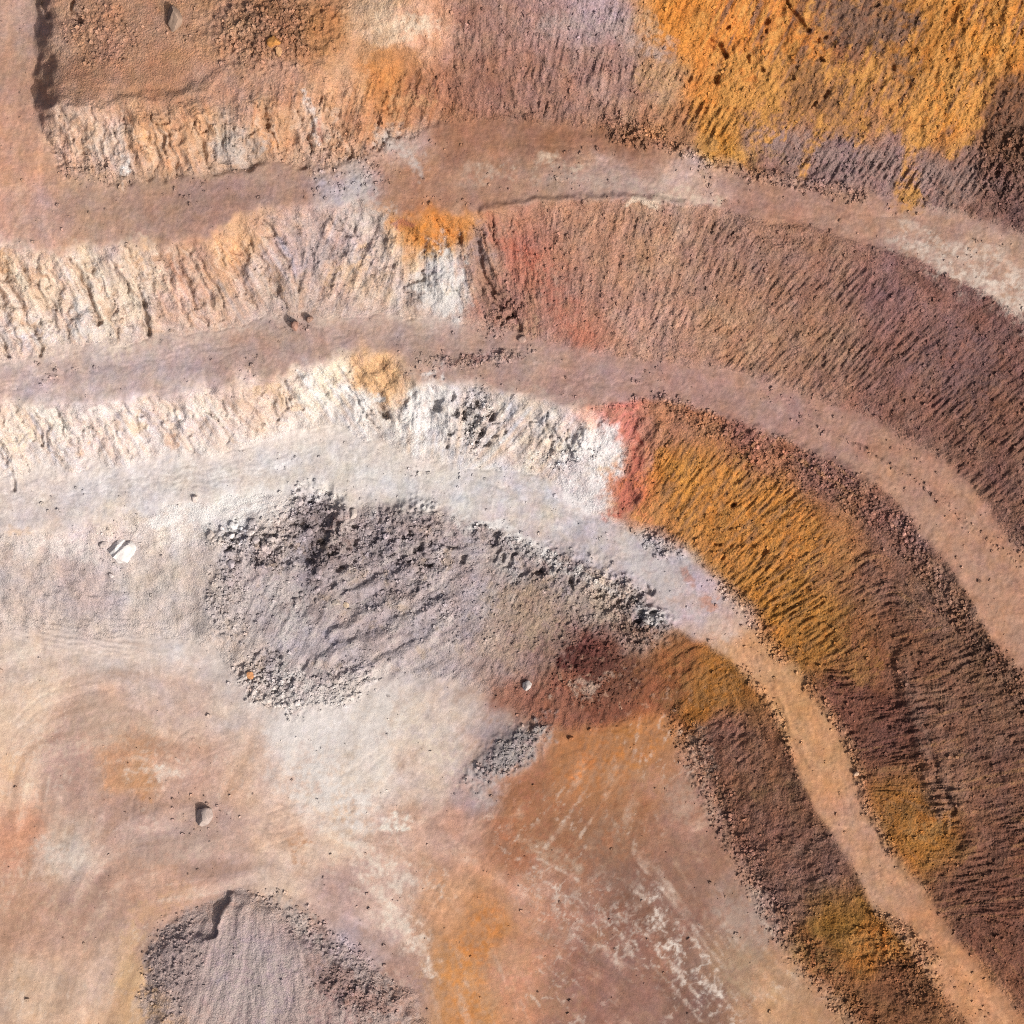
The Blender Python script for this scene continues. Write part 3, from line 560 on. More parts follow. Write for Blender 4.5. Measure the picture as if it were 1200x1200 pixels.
for p,wd in (([(872,80),(850,130),(832,172)],[24,18,15]),([(905,105),(893,150),(887,175)],[14,10,9]),([(965,145),(947,180),(940,207)],[11,7,7]),([(1095,110),(1078,165),(1068,205),(1062,234)],[28,13,11,15]),([(1145,110),(1128,160),(1110,185)],[14,9,5]),([(1010,150),(1000,175)],[10,5])):
    K(p,wd,(226,146,56),0.9,0.6,0.45)
E(835,168,20,10,-10,(205,140,66),0.8); E(1064,232,20,8,5,(205,138,62),0.8); E(890,180,24,8,10,(180,128,75),0.6); E(770,92,30,16,25,(196,145,95),0.7); E(760,35,24,14,30,(205,160,120),0.7)
# --- middle face: red seam stays, brown to plum slope
E(1120,430,60,40,40,(128,98,100),0.5); E(960,400,50,16,25,(176,132,100),0.4); E(1010,480,26,14,30,(160,104,92),0.5); E(925,475,30,12,25,(165,118,112),0.6)
# --- middle bench, left
E(560,418,40,5,-4,(150,95,85),0.6); E(850,470,50,14,20,(166,128,120),0.5); K([(560,452),(640,470),(690,480)],8,(200,175,160),0.5)
# --- pale face
E(438,440,24,24,0,(224,168,112),0.9,0.5,0.4); E(395,432,24,13,-20,(238,208,178),0.8); K([(400,455),(425,470)],[10,6],(232,228,224)); E(500,475,28,36,0,(238,236,236),0.9); E(465,500,16,20,0,(238,232,222),0.7); E(545,490,28,34,0,(196,184,178),0.55)
for x,y,rx,ry,a,c in ((95,535,9,5,50,(226,170,130)),(200,520,7,13,0,(226,172,138)),(165,500,16,10,50,(232,200,172)),(320,465,26,8,30,(224,186,150)),(25,520,20,10,0,(232,205,178)),(250,480,30,9,20,(236,218,204)),(60,490,30,10,40,(238,224,212)),(120,480,40,7,0,(235,222,212)),(420,470,14,22,20,(230,224,220))):
    E(x,y,rx,ry,a,c,0.85)
tl = leftness*sstep(250, 330, Y)
paint((slice(None), (1-sstep(420, 640, X))*np.exp(-np.abs(SDn['C_toe']-2)/13.)), (226,211,203), 0.75)
paint((slice(None), leftness*np.exp(-np.abs(SDn['B_toe']-2)/11.)), (208,188,174), 0.6)
paint((slice(None), sstep(90, 130, X)*(1-sstep(380, 450, X))*np.exp(-np.abs(SDn['A_toe'])/10.)), (186,148,120), 0.7)
paint((slice(None), leftness*np.exp(-np.abs(SDn['D_toe'])/22.)*(0.5+0.5*sstep(-0.2, 0.4, n30))), (214,198,190), 0.6)
PG([(690,505),(718,494),(731,520),(728,552),(712,590),(690,606),(664,596),(655,575),(668,540)], (242,230,230), 0.85, 7, 5)
E(668,545,26,18,-20,(205,188,188),0.6)
PG([(688,478),(735,474),(765,488),(778,525),(752,575),(735,612),(700,608),(724,572),(733,535),(724,498)], (190,124,102), 0.8, 5, 4)
K([(738,495),(747,535),(736,575),(712,606)],[9,13,13,10],(196,98,76),0.95,0.7,0.3)
PG([(800,508),(845,512),(905,560),(962,612),(1000,655),(985,700),(1010,740),(1022,800),(990,802),(945,760),(900,712),(850,655),(800,622),(748,612),(772,560)], (204,132,58), 0.55, 16, 18)
w, m = pmask([(790,520),(850,530),(905,570),(960,620),(985,690),(930,690),(870,650),(800,618),(750,612),(775,560)], 14, 12)
paint((w, m*sstep(-0.2, 0.4, fbm(X/25, Y/25, 4, 113)[w])), (220,142,56), 0.65)
paint((w, m*sstep(0.05, 0.5, -fbm((su+5*n30)/16, sv/40, 4, 114)[w])), (150,100,66), 0.75)
ochC = mC*right_C*(1-sstep(985, 1040, X+0.3*(700-Y)))
paint((slice(None), ochC*sstep(0.2, 1.1, 0.5*LD+0.4*LE+0.7*fbm(X/40, Y/40, 3, 153))), (146,96,70), 0.6)
paint((slice(None), mC*right_C*sstep(0.6, 1.5, 0.5*LD+0.5*LE+0.8*fbm(X/60, Y/60, 3, 154))), (178,122,66), 0.45)
E(760,600,22,14,-30,(205,132,62),0.7); E(960,740,40,50,-30,(176,116,46),0.5); E(1015,785,22,14,-30,(180,118,45),0.6)
K([(1010,800),(1020,850),(1010,870)],[20,26,18],(122,78,66),0.3); E(1090,975,34,12,-10,(192,130,62),0.85); E(1055,960,26,18,20,(160,110,58),0.6); E(1120,1000,30,10,-25,(168,112,60),0.6)
E(1105,935,18,34,-20,(152,110,92),0.6); K([(1060,790),(1075,840),(1085,880)],[9,10,10],(152,112,94),0.7)
E(1160,1070,50,40,40,(118,78,66),0.3)
# --- lower road, white-grey in the middle
K([(540,614),(590,622),(625,640),(650,652)],[7,7,6,4],(228,224,224),0.9); E(750,655,36,20,30,(196,188,190),0.7); E(785,690,40,24,40,(192,182,182),0.7); E(808,678,14,8,20,(190,130,115),0.75); E(830,708,14,8,20,(205,140,115),0.8); E(795,700,18,6,10,(196,160,145),0.6); E(845,735,18,16,30,(208,184,168),0.6)
K([(735,615),(775,630),(800,645)],5,(170,120,100),0.6)
E(705,675,16,14,0,(216,190,165),0.8); E(690,670,12,7,0,(224,180,130),0.5); E(770,725,16,9,20,(200,198,200),0.8)
# --- bank below it
K([(185,608),(240,602),(295,588),(335,590)],[10,15,17,12],(240,232,228),0.95,0.7,0.6); E(60,640,70,14,5,(220,210,204),0.6); E(135,610,40,12,-10,(226,205,188),0.7); E(20,622,14,6,0,(226,190,160),0.7)
E(375,635,32,40,0,(112,94,92),0.55); E(395,625,10,22,0,(150,105,95),0.5); E(420,668,16,14,0,(190,165,145),0.7); E(345,730,16,34,25,(192,184,184),0.6); E(330,700,16,30,0,(184,176,178),0.6); E(620,715,40,40,0,(178,150,122),0.6); E(660,665,26,10,10,(190,192,194),0.7); E(270,720,20,40,0,(168,156,166),0.6)
E(575,750,16,20,0,(190,160,140),0.6)
E(674,772,20,18,10,(96,46,44),1.0,0.35,0.5); K([(660,760),(685,775),(720,785)],[8,12,9],(100,52,46),0.9,0.4,0.6); E(715,790,44,24,10,(108,66,54),0.8,0.4,0.6); E(700,820,50,18,0,(122,76,58),0.6); E(590,820,20,10,-20,(156,98,78),0.8); E(820,785,44,28,25,(166,108,54),0.6,0.8,0.8); E(800,820,40,18,0,(140,96,54),0.6); E(745,740,34,12,20,(142,98,76),0.6)
w, m = emask(720, 805, 100, 36, 5, 0.6, 0.4)
paint((w, m*sstep(0.28, 0.5, fbm(X/9, Y/9, 3, 115)[w])), (196,150,122), 0.6)
E(690,805,30,8,-20,(200,170,150),0.6,0.6,0.9)
# --- floor
E(600,880,56,20,-38,(150,142,152),0.9); E(565,905,16,18,-20,(172,160,166),0.7); E(560,935,20,14,0,(180,160,152),0.6)
PG([(585,915),(640,885),(700,855),(780,850),(800,900),(760,960),(690,985),(620,990),(590,960)], (176,116,74), 0.7, 16, 14); E(615,925,28,24,-20,(160,98,62),0.7); E(670,970,40,16,0,(158,108,78),0.6); E(735,870,40,18,0,(186,122,74),0.7); E(730,910,60,20,10,(188,138,102),0.5)
E(400,845,60,40,-10,(224,214,208),0.7); E(350,885,40,40,20,(216,204,198),0.6); E(390,920,50,30,30,(228,212,196),0.5); E(500,870,24,30,0,(224,204,182),0.4)
E(470,962,23,14,15,(244,228,212),0.95,0.35,0.5); K([(440,1040),(462,1080),(492,1118),(508,1136)],[10,11,9,4],(236,212,192),0.6,0.6,0.6); K([(400,985),(440,1010),(480,1040)],[10,8,6],(228,208,192),0.7,0.6,0.9)
E(75,1002,34,20,10,(214,198,184),0.8); E(30,870,40,60,0,(226,190,162),0.6); E(10,900,12,14,0,(232,178,130),0.7); E(148,905,34,20,-20,(202,150,108),0.7); E(165,920,14,10,0,(208,142,92),0.8); E(185,895,8,4,0,(240,225,210),0.8); E(200,905,18,6,20,(232,215,200),0.6,0.6,0.9)
E(120,850,60,30,-10,(186,156,134),0.6); E(80,910,40,40,0,(180,150,136),0.6); E(60,960,22,26,0,(168,138,120),0.5); E(200,990,90,26,-5,(184,156,140),0.6); E(345,1000,9,14,0,(200,140,98),0.8); E(30,1060,30,50,20,(186,142,112),0.6); E(110,1080,50,40,0,(178,146,126),0.5); E(190,1060,40,14,-20,(208,158,116),0.6); E(152,1140,16,60,0,(212,168,122),0.6); E(60,1165,60,30,0,(212,178,150),0.6)
E(560,1085,44,34,20,(192,134,92),0.75); E(545,1150,50,44,0,(196,144,104),0.7); E(600,1120,30,24,0,(200,144,104),0.6); E(650,1165,30,26,0,(172,125,92),0.5); E(730,1030,60,30,35,(138,102,86),0.75); E(720,985,40,24,0,(152,110,84),0.6); E(790,1060,40,40,50,(146,110,94),0.6); E(640,1000,46,12,25,(192,160,132),0.5)
wf, mf = emask(715, 1085, 110, 50, 28, 0.6, 0.4); vein = ridged(X/20, Y/20, 4, 116)
paint((wf, mf*sstep(0.80, 0.98, vein[wf])), (222,200,184), 0.75)
for p,wd in () and (([(768,1050),(765,1075),(780,1100),(800,1125),(825,1155),(840,1180)],[6,7,8,8,8,6]),([(722,1065),(728,1085)],[8,6]),([(785,1062),(790,1080)],[6,6]),([(620,1045),(640,1075),(670,1105)],[6,5,6]),([(636,1110),(648,1118)],[9,6])):
    K(p,wd,(218,196,182),0.85,0.6,1.0)
E(870,1080,30,40,-25,(172,148,134),0.7); E(870,1140,30,30,0,(176,146,114),0.6); E(800,935,26,26,0,(178,148,128),0.6); E(820,880,14,22,-20,(178,150,132),0.5)
lace0 = ridged((X+9*n12)/30, (Y+9*n12b)/30, 5, 176, 0.62)+0.12*n6+0.10*LE
fl = sstep(-0.4, 0.3, fbm(X/70, Y/70, 3, 180))
paint((slice(None), mFloor*(1-heap_mask)*fl*sstep(0.3, 1.7, 0.8*LF+0.15*LE+0.9*m16)), (222,192,170), 0.5)
paint((slice(None), mFloor*(1-heap_mask)*(1-0.6*fl)*sstep(0.3, 1.7, -0.8*LF-0.15*LE+0.9*hue1)), (170,130,106), 0.45)
paint((slice(None), mFloor*(1-heap_mask)*sstep(0.45, 1.1, hue1+0.3*LE)*sstep(0.0, 0.5, fbm(X/90, Y/90, 2, 181))), (204,146,104), 0.5)
paint((slice(None), mFloor*(1-heap_mask)*sstep(0.70, 0.92, lace0)*sstep(-0.1, 0.4, fbm(X/100, Y/100, 2, 184))), (226,204,186), 0.5)
paint((slice(None), mFloor*(1-heap_mask)*sstep(0.15, 0.6, fbm(X/38, Y/38, 5, 185, 0.65)+0.12*LE)*sstep(450, 620, X)), (158,112,84), 0.55)
bn = fbm(X/36, Y/36, 4, 182); bankc = bank*(1-sstep(560, 680, X+0.8*(Y-700)))
paint((slice(None), bankc*sstep(0.0, 0.5, bn+0.2*LD)), (200,186,180), 0.6)
paint((slice(None), bankc*sstep(0.1, 0.5, -bn+0.2*LD)), (136,118,116), 0.5)
paint((slice(None), bankc*sstep(0.3, 0.6, fbm(X/24, Y/24, 4, 183))), (186,158,132), 0.5)
K([(352,700),(338,740),(318,790)],[8,12,8],(208,198,194),0.7,0.9,0.6); K([(375,760),(366,800),(362,835)],[8,12,14],(210,200,196),0.6,0.9,0.6); K([(318,690),(322,730)],[10,8],(196,186,184),0.6,0.9,0.6); K([(300,700),(296,740)],[6,8],(190,180,182),0.5,0.9,0.6)
E(700,700,46,26,25,(186,166,146),0.5); K([(600,640),(660,662),(720,690),(775,725)],[8,10,9,8],(206,200,196),0.6,0.8,0.8)
# --- lower slope of the right side
E(830,800,40,22,20,(168,108,52),0.5); E(1015,1108,46,17,8,(196,128,56),0.85,0.6,0.5); E(960,1125,34,16,20,(158,112,58),0.7); E(1040,1155,24,14,20,(158,92,56),0.6); E(900,925,34,10,-10,(146,108,70),0.5)
K([(335,800),(352,860),(385,925),(420,960)],[22,40,44,26],(226,217,212),0.75,1.0,0.5); K([(425,800),(432,860),(440,900)],[26,32,24],(222,210,202),0.6,1.0,0.5); K([(240,760),(300,820),(340,850)],[14,18,16],(214,202,196),0.5,1.0,0.6)
K([(985,530),(1050,572),(1110,632),(1160,700),(1200,755)],[8,12,14,14,14],(190,147,122),0.5,1.0,0.5)
E(262,715,26,50,0,(202,190,186),0.5,1.0,0.5); K([(285,790),(330,835),(390,820),(450,795)],[10,14,14,12],(212,202,196),0.5,1.0,0.7); E(565,905,30,24,-30,(186,172,170),0.6,1.0,0.5)
# --- spoil heap
paint((slice(None), heap_mask*sstep(-0.4, 0.4, n60+0.5)), (190,168,160), 0.8)
E(205,1130,34,60,12,(172,148,144),0.7); E(400,1150,50,20,30,(162,126,116),0.75); E(290,1150,50,50,0,(190,174,168),0.6); E(440,1175,40,14,20,(176,130,116),0.6); E(345,1070,40,10,38,(190,176,168),0.6)
lace = ridged((X+9*n12)/24, (Y+9*n12b)/24, 5, 170, 0.62)+0.20*n6+0.04*LE
def LACE(pts, wd, c, op=0.9, lo=0.55, hi=0.95):
    w, m, _ = smask(pts, wd, 0.9, 0.5); paint((w, m*sstep(lo, hi, lace[w])), c, op)
LACE([(640,1030),(690,1075),(750,1100),(800,1120),(850,1190)], [30,48,45,36,24], (222,202,186), 0.75); LACE([(770,1045),(775,1080),(815,1140),(845,1185)], [14,18,20,14], (232,214,200), 0.9, 0.5, 0.95)
LACE([(430,1030),(470,1080),(505,1135)], [22,26,16], (236,214,196), 0.9, 0.5, 0.95); LACE([(380,960),(440,1005),(520,1040)], [16,18,12], (230,210,192), 0.8); LACE([(480,850),(520,880),(540,910)], [20,26,18], (228,208,186), 0.8)
LACE([(1050,280),(1110,300),(1160,325),(1215,365)], [12,24,30,26], (218,198,182), 0.9, 0.5, 0.78); LACE([(560,205),(640,195),(720,215),(800,232)], [12,18,18,10], (206,182,162), 0.7); LACE([(150,900),(200,905),(230,910)], [14,16,10], (236,216,200), 0.8)
LACE([(10,1020),(60,1060),(110,1090)], [30,40,30], (216,180,150), 0.6); LACE([(40,880),(150,870),(260,880)], [30,40,30], (214,186,164), 0.5); LACE([(650,1000),(740,970),(820,990)], [26,34,26], (190,146,112), 0.5)
# single stones a little paler or browner than their matrix
stv = ((i5*9.1) % 1-0.5)*k5+((i8*5.3) % 1-0.45)*k8*1.2
COL *= np.exp(0.35*RUB*stv)[..., None]
COL *= np.exp(0.5*gen*np.where(i5 < 0.07, 1, 0)*k5*2.0)[..., None]
COL = np.clip(COL, 0.01, 0.8); COL = np.where(COL > 0.38, 0.38+(0.50-0.38)*np.tanh((COL-0.38)/(0.50-0.38)), COL)

# ------------------------------------------------------------------ materials
def attr_ground(name, bump=0.5, scale=1.6, grain=0.26):
    m = bpy.data.materials.new(name); m.use_nodes = True; nt = m.node_tree; nd = nt.nodes; L = nt.links
    b = nd["Principled BSDF"]; b.inputs["Roughness"].default_value = 0.95; b.inputs["Specular IOR Level"].default_value = 0.12
    at = nd.new("ShaderNodeAttribute"); at.attribute_name = "rock_colour"
    tc = nd.new("ShaderNodeTexCoord")
    n1 = nd.new("ShaderNodeTexNoise"); n1.inputs["Scale"].default_value = scale*1.7; n1.inputs["Detail"].default_value = 5; n1.inputs["Roughness"].default_value = 0.7
    n2 = nd.new("ShaderNodeTexNoise"); n2.inputs["Scale"].default_value = 0.35; n2.inputs["Detail"].default_value = 4
    for n in (n1, n2): L.new(tc.outputs["Object"], n.inputs["Vector"])
    r1 = nd.new("ShaderNodeMapRange"); r1.inputs[1].default_value = 0.25; r1.inputs[2].default_value = 0.75; r1.inputs[3].default_value = 1-grain; r1.inputs[4].default_value = 1+grain
    L.new(n1.outputs["Fac"], r1.inputs[0])
    r2 = nd.new("ShaderNodeMapRange"); r2.inputs[1].default_value = 0.3; r2.inputs[2].default_value = 0.7; r2.inputs[3].default_value = 0.93; r2.inputs[4].default_value = 1.07
    L.new(n2.outputs["Fac"], r2.inputs[0])
    mu = nd.new("ShaderNodeMath"); mu.operation = 'MULTIPLY'; L.new(r1.outputs[0], mu.inputs[0]); L.new(r2.outputs[0], mu.inputs[1])
    vm = nd.new("ShaderNodeVectorMath"); vm.operation = 'SCALE'; L.new(at.outputs["Color"], vm.inputs[0]); L.new(mu.outputs[0], vm.inputs["Scale"])
    L.new(vm.outputs[0], b.inputs["Base Color"])
    vo = nd.new("ShaderNodeTexVoronoi"); vo.inputs["Scale"].default_value = scale*1.1; L.new(tc.outputs["Object"], vo.inputs["Vector"])
    n3 = nd.new("ShaderNodeTexNoise"); n3.inputs["Scale"].default_value = scale; n3.inputs["Detail"].default_value = 6; n3.inputs["Roughness"].default_value = 0.65; L.new(tc.outputs["Object"], n3.inputs["Vector"])
    sb = nd.new("ShaderNodeMath"); sb.operation = 'MULTIPLY_ADD'; sb.inputs[1].default_value = -0.35; L.new(vo.outputs["Distance"], sb.inputs[0]); L.new(n3.outputs["Fac"], sb.inputs[2])
    bp = nd.new("ShaderNodeBump"); bp.inputs["Strength"].default_value = bump; bp.inputs["Distance"].default_value = 0.35; L.new(sb.outputs[0], bp.inputs["Height"]); L.new(bp.outputs[0], b.inputs["Normal"])
    return m
M_ROAD = attr_ground("compacted dusty ground", 0.22, 3.6, 0.17)
M_SLOPE = attr_ground("trimmed soft rock", 0.8, 2.8)
M_FACE = attr_ground("blasted rock", 0.7, 2.6)
M_RUB = attr_ground("loose rubble", 0.8, 3.0)
def rock_mat():
    m = bpy.data.materials.new("loose rock"); m.use_nodes = True; nt = m.node_tree; nd = nt.nodes; L = nt.links
    b = nd["Principled BSDF"]; b.inputs["Roughness"].default_value = 0.9; b.inputs["Specular IOR Level"].default_value = 0.15
    oi = nd.new("ShaderNodeObjectInfo"); tc = nd.new("ShaderNodeTexCoord")
    n = nd.new("ShaderNodeTexNoise"); n.inputs["Scale"].default_value = 1.6; n.inputs["Detail"].default_value = 6; L.new(tc.outputs["Object"], n.inputs["Vector"])
    r = nd.new("ShaderNodeMapRange"); r.inputs[1].default_value = 0.3; r.inputs[2].default_value = 0.7; r.inputs[3].default_value = 0.8; r.inputs[4].default_value = 1.2; L.new(n.outputs["Fac"], r.inputs[0])
    v = nd.new("ShaderNodeVectorMath"); v.operation = 'SCALE'; L.new(oi.outputs["Color"], v.inputs[0]); L.new(r.outputs[0], v.inputs["Scale"]); L.new(v.outputs[0], b.inputs["Base Color"])
    bp = nd.new("ShaderNodeBump"); bp.inputs["Strength"].default_value = 0.5; bp.inputs["Distance"].default_value = 0.2; L.new(n.outputs["Fac"], bp.inputs["Height"]); L.new(bp.outputs[0], b.inputs["Normal"])
    return m
M_ROCK = rock_mat()

# ------------------------------------------------------------------ ground meshes: one sheet, cut where one piece of the pit ends and the next begins
f = S*(CAM_H-Z)/(CAM_H-REF)
VX = (X-600)*f; VY = -(Y-600)*f
CO = np.stack([VX, VY, Z], -1).reshape(-1, 3).astype(np.float32)
CA = np.concatenate([COL, np.ones((N, N, 1))], -1).reshape(-1, 4).astype(np.float32)
idx = np.arange(N*N, dtype=np.int32).reshape(N, N)
quads = np.stack([idx[1:, :-1], idx[1:, 1:], idx[:-1, 1:], idx[:-1, :-1]], -1)     # counter-clockwise seen from above
cnt = np.zeros((N, N), np.int32)
for k in ORDER: cnt += (SD[k] > 0)
cc = cnt[:-1, :-1]; xc = X[:-1, :-1]; yc = Y[:-1, :-1]
reg = cc.copy()
plate = inside([(66,-3000),(66,0),(74,30),(68,60),(64,100),(70,122),(130,130),(200,143),(270,132),(360,113),(386,60),(400,0),(402,-3000)], X[:-1, :-1]+5*n60[:-1, :-1], Y[:-1, :-1]+5*n60b[:-1, :-1])
reg[(cc == 0) & (xc < 525)] = 8
reg[(cc <= 1) & plate] = 9
reg[(cc == 2) & (right_B[:-1, :-1] < 0.5)] = 10
reg[(cc == 4) & (right_C[:-1, :-1] < 0.5)] = 11
reg[(cc == 6) & (right_D[:-1, :-1] < 0.5)] = 12
reg[heap_mask[:-1, :-1] > 0.5] = 13
NAMES = {0: ('upper_pit_slope', 'ochre and lilac tooth-marked slope above the upper haul road', M_SLOPE), 1: ('upper_haul_road', 'tan haul road on the upper bench with pale trampled patches', M_ROAD),
 2: ('middle_pit_slope', 'pink-brown grooved slope between the upper and middle haul roads', M_SLOPE), 3: ('middle_haul_road', 'grey-brown haul road curving along the middle bench', M_ROAD),
 4: ('lower_pit_slope', 'orange and dark brown grooved slope above the lower haul road', M_SLOPE), 5: ('lower_haul_road', 'pale grey to tan haul road on the lowest bench', M_ROAD),
 6: ('lowest_pit_slope', 'grey-brown slope with an ochre patch below the lower haul road', M_SLOPE), 7: ('pit_floor', 'mottled pale, orange and brown pit floor', M_ROAD),
 8: ('upper_rock_face', 'orange and white broken rock face below the brown plateau', M_FACE), 9: ('plateau_ground', 'brown stony plateau above a shadowed scarp', M_RUB),
 10: ('middle_rock_face', 'cream ribbed rock face above the grey middle bench', M_FACE), 11: ('lower_rock_face', 'chalk-white rock face above the pale lower bench', M_FACE),
 12: ('rubble_bank', 'grey rubble bank dropping from the pale bench to the pit floor', M_RUB), 13: ('spoil_heap', 'low grey spoil heap with a shadowed crest on the pit floor', M_RUB)}
def link(o): scene.collection.objects.link(o); return o
Q = quads.reshape(-1, 4); RG = reg.reshape(-1)
for r, (name, label, mat) in NAMES.items():
    q = Q[RG == r]
    if not len(q): continue
    used, inv = np.unique(q, return_inverse=True)
    me = bpy.data.meshes.new(name); nv, nq = len(used), len(q)
    me.vertices.add(nv); me.loops.add(nq*4); me.polygons.add(nq)
    me.vertices.foreach_set("co", CO[used].ravel()); me.loops.foreach_set("vertex_index", inv.ravel().astype(np.int32))
    me.polygons.foreach_set("loop_start", np.arange(0, nq*4, 4, dtype=np.int32)); me.polygons.foreach_set("use_smooth", np.ones(nq, bool))
    ca = me.color_attributes.new("rock_colour", 'FLOAT_COLOR', 'POINT'); ca.data.foreach_set("color", CA[used].ravel())
    me.materials.append(mat); me.update(calc_edges=True)
    o = link(bpy.data.objects.new(name, me)); o["label"] = label
    if r == 13: o["category"] = "spoil heap"
    else: o["kind"] = "structure"
print('ground', round(time.time()-T0, 1))

# ------------------------------------------------------------------ loose rocks
def ground(px, py):
    i = min(max(np.searchsorted(gax, px), 0), N-1); j = min(max(np.searchsorted(gax, py), 0), N-1)
    return float(Z[j, i]), COL[j, i]
def world_pos(px, py, z):
    f = S*(CAM_H-z)/(CAM_H-REF); return ((px-600)*f, -(py-600)*f, z)
def rock_mesh(seed, sub=2, planes=11, cutmin=0.55, rough=0.05, groove=None):
    rr = random.Random(seed); bm = bmesh.new(); bmesh.ops.create_icosphere(bm, subdivisions=sub, radius=1.0)
    pl = []
    for _ in range(planes):
        v = np.array([rr.gauss(0, 1), rr.gauss(0, 1), rr.gauss(0, 0.9)]); v /= np.linalg.norm(v); pl.append((v, rr.uniform(cutmin, 0.92)))
    for vt in bm.verts:
        c = np.array(vt.co); t = 1.0
        for n, d in pl:
            k = c @ n
            if k > 1e-3: t = min(t, d/k)
        c = c*t*(1+rough*math.sin(7*c[0]+seed)*math.cos(6*c[1]+2*c[2]+seed))
        if groove:
            gd = abs(c[0]*groove[0]+c[1]*groove[1]+groove[2])
            if c[2] > 0 and gd < 0.2: c[2] -= 0.38*(1-gd/0.2)
        vt.co = c
    me = bpy.data.meshes.new("rock"); bm.to_mesh(me); bm.free(); me.materials.append(M_ROCK)
    return me
def put_rock(name, me, px, py, rx, ry=None, rz=None, rot=0, col=None, label='', cat='rock', group=None, sink=0.35):
    """rx, ry in photo pixels (half sizes); sits partly buried in the ground"""
    ry = ry or rx; z, gc = ground(px, py); hz = (rz or 0.75*min(rx, ry))*S
    o = link(bpy.data.objects.new(name, me)); o.location = world_pos(px, py, z+hz*(1-2*sink)*0.8)
    o.scale = (rx*S, ry*S, hz); o.rotation_euler = (0, 0, R(rot))
    c = alb(col) if col is not None else gc
    o.color = (float(c[0]), float(c[1]), float(c[2]), 1); o["label"] = label; o["category"] = cat
    if group: o["group"] = group
    return o
big = [rock_mesh(s, 4, 12, 0.5, 0.03) for s in range(6)]
split = rock_mesh(78, 4, 10, 0.70, 0.04, (-0.45, 0.89, -0.25))
put_rock('boulder', split, 143, 646, 18, 16, 12, 20, (240,232,228), 'large white boulder with a cleft across its top, below the pale bench', 'boulder')
put_rock('boulder', big[1], 122, 637, 7, 5.5, 5, 30, (212,196,190), 'small half-buried grey-pink boulder beside the large white cleft boulder', 'boulder', sink=0.5)
put_rock('boulder', big[2], 131, 674, 4.5, 3.5, 4, -40, (222,208,204), 'small pale rock downhill of the large white cleft boulder', 'boulder')
put_rock('boulder', big[0], 240, 957, 13, 13, 11, 10, (190,172,164), 'lone grey boulder with a dark hollow on the orange-stained pit floor', 'boulder')
put_rock('boulder', big[4], 204, 23, 9, 15, 13, 12, (170,144,126), 'grey boulder half sunk in the brown plateau', 'boulder')
put_rock('boulder', big[5], 294, 791, 7, 5.5, 6, 0, (222,160,112), 'orange boulder at the foot of the grey rubble bank', 'boulder')
put_rock('boulder', big[0], 618, 803, 7.5, 6.5, 7, 25, (205,196,192), 'pale round boulder on the dark red ground', 'boulder')
put_rock('boulder', big[2], 346, 381, 5, 7, 11, 0, (178,138,122), 'tall pink-brown block standing on the grey middle bench', 'boulder', sink=0.2)
put_rock('boulder', big[1], 363, 374, 4.5, 5, 8, 30, (176,142,126), 'smaller upright brown block beside the tall block on the middle bench', 'boulder', sink=0.2)
put_rock('boulder', big[3], 321, 49, 8, 8, 7, 20, (208,146,84), 'bright ochre boulder in the brown rock pile on the plateau', 'boulder')
put_rock('boulder', big[5], 327, 60, 4.5, 6, 5, 10, (226,176,130), 'pale orange rock leaning on the bright ochre boulder', 'boulder')
put_rock('boulder', big[4], 228, 585, 5, 4.5, 5, 50, (220,206,198), 'grey rock on the rim of the pale lower bench', 'boulder')
put_rock('boulder', big[0], 414, 602, 7, 7, 7, 15, (206,192,184), 'pale grey boulder at the top edge of the dark rubble', 'boulder')
put_rock('boulder', big[1], 669, 865, 4, 3.5, 4, 0, (180,120,80), 'small brown rock alone on the rusty orange floor', 'boulder')
put_rock('boulder', big[2], 1003, 906, 4.5, 3.5, 4, 20, (214,178,150), 'pale rock at the foot of the dark grooved slope beside the lower road', 'boulder')
put_rock('boulder', big[3], 394, 706, 6, 5.5, 5, 10, (206,190,178), 'flat pale block lying among the grey furrows of the rubble bank', 'boulder')
put_rock('boulder', big[5], 406, 709, 5.5, 4, 4, -30, (214,190,166), 'cream block next to the flat pale block on the rubble bank', 'boulder')
put_rock('boulder', big[0], 271, 661, 5.5, 5.5, 5, 45, (196,184,188), 'square lilac-grey block at the lower end of the stony strip', 'boulder')
put_rock('boulder', big[4], 246, 627, 5, 6, 5, 0, (212,198,190), 'grey rock leading the stony strip under the white bank', 'boulder')
put_rock('boulder', big[2], 612, 397, 6, 5, 4, 10, (180,150,138), 'rounded grey-brown rock at the inner edge of the middle bench', 'boulder')

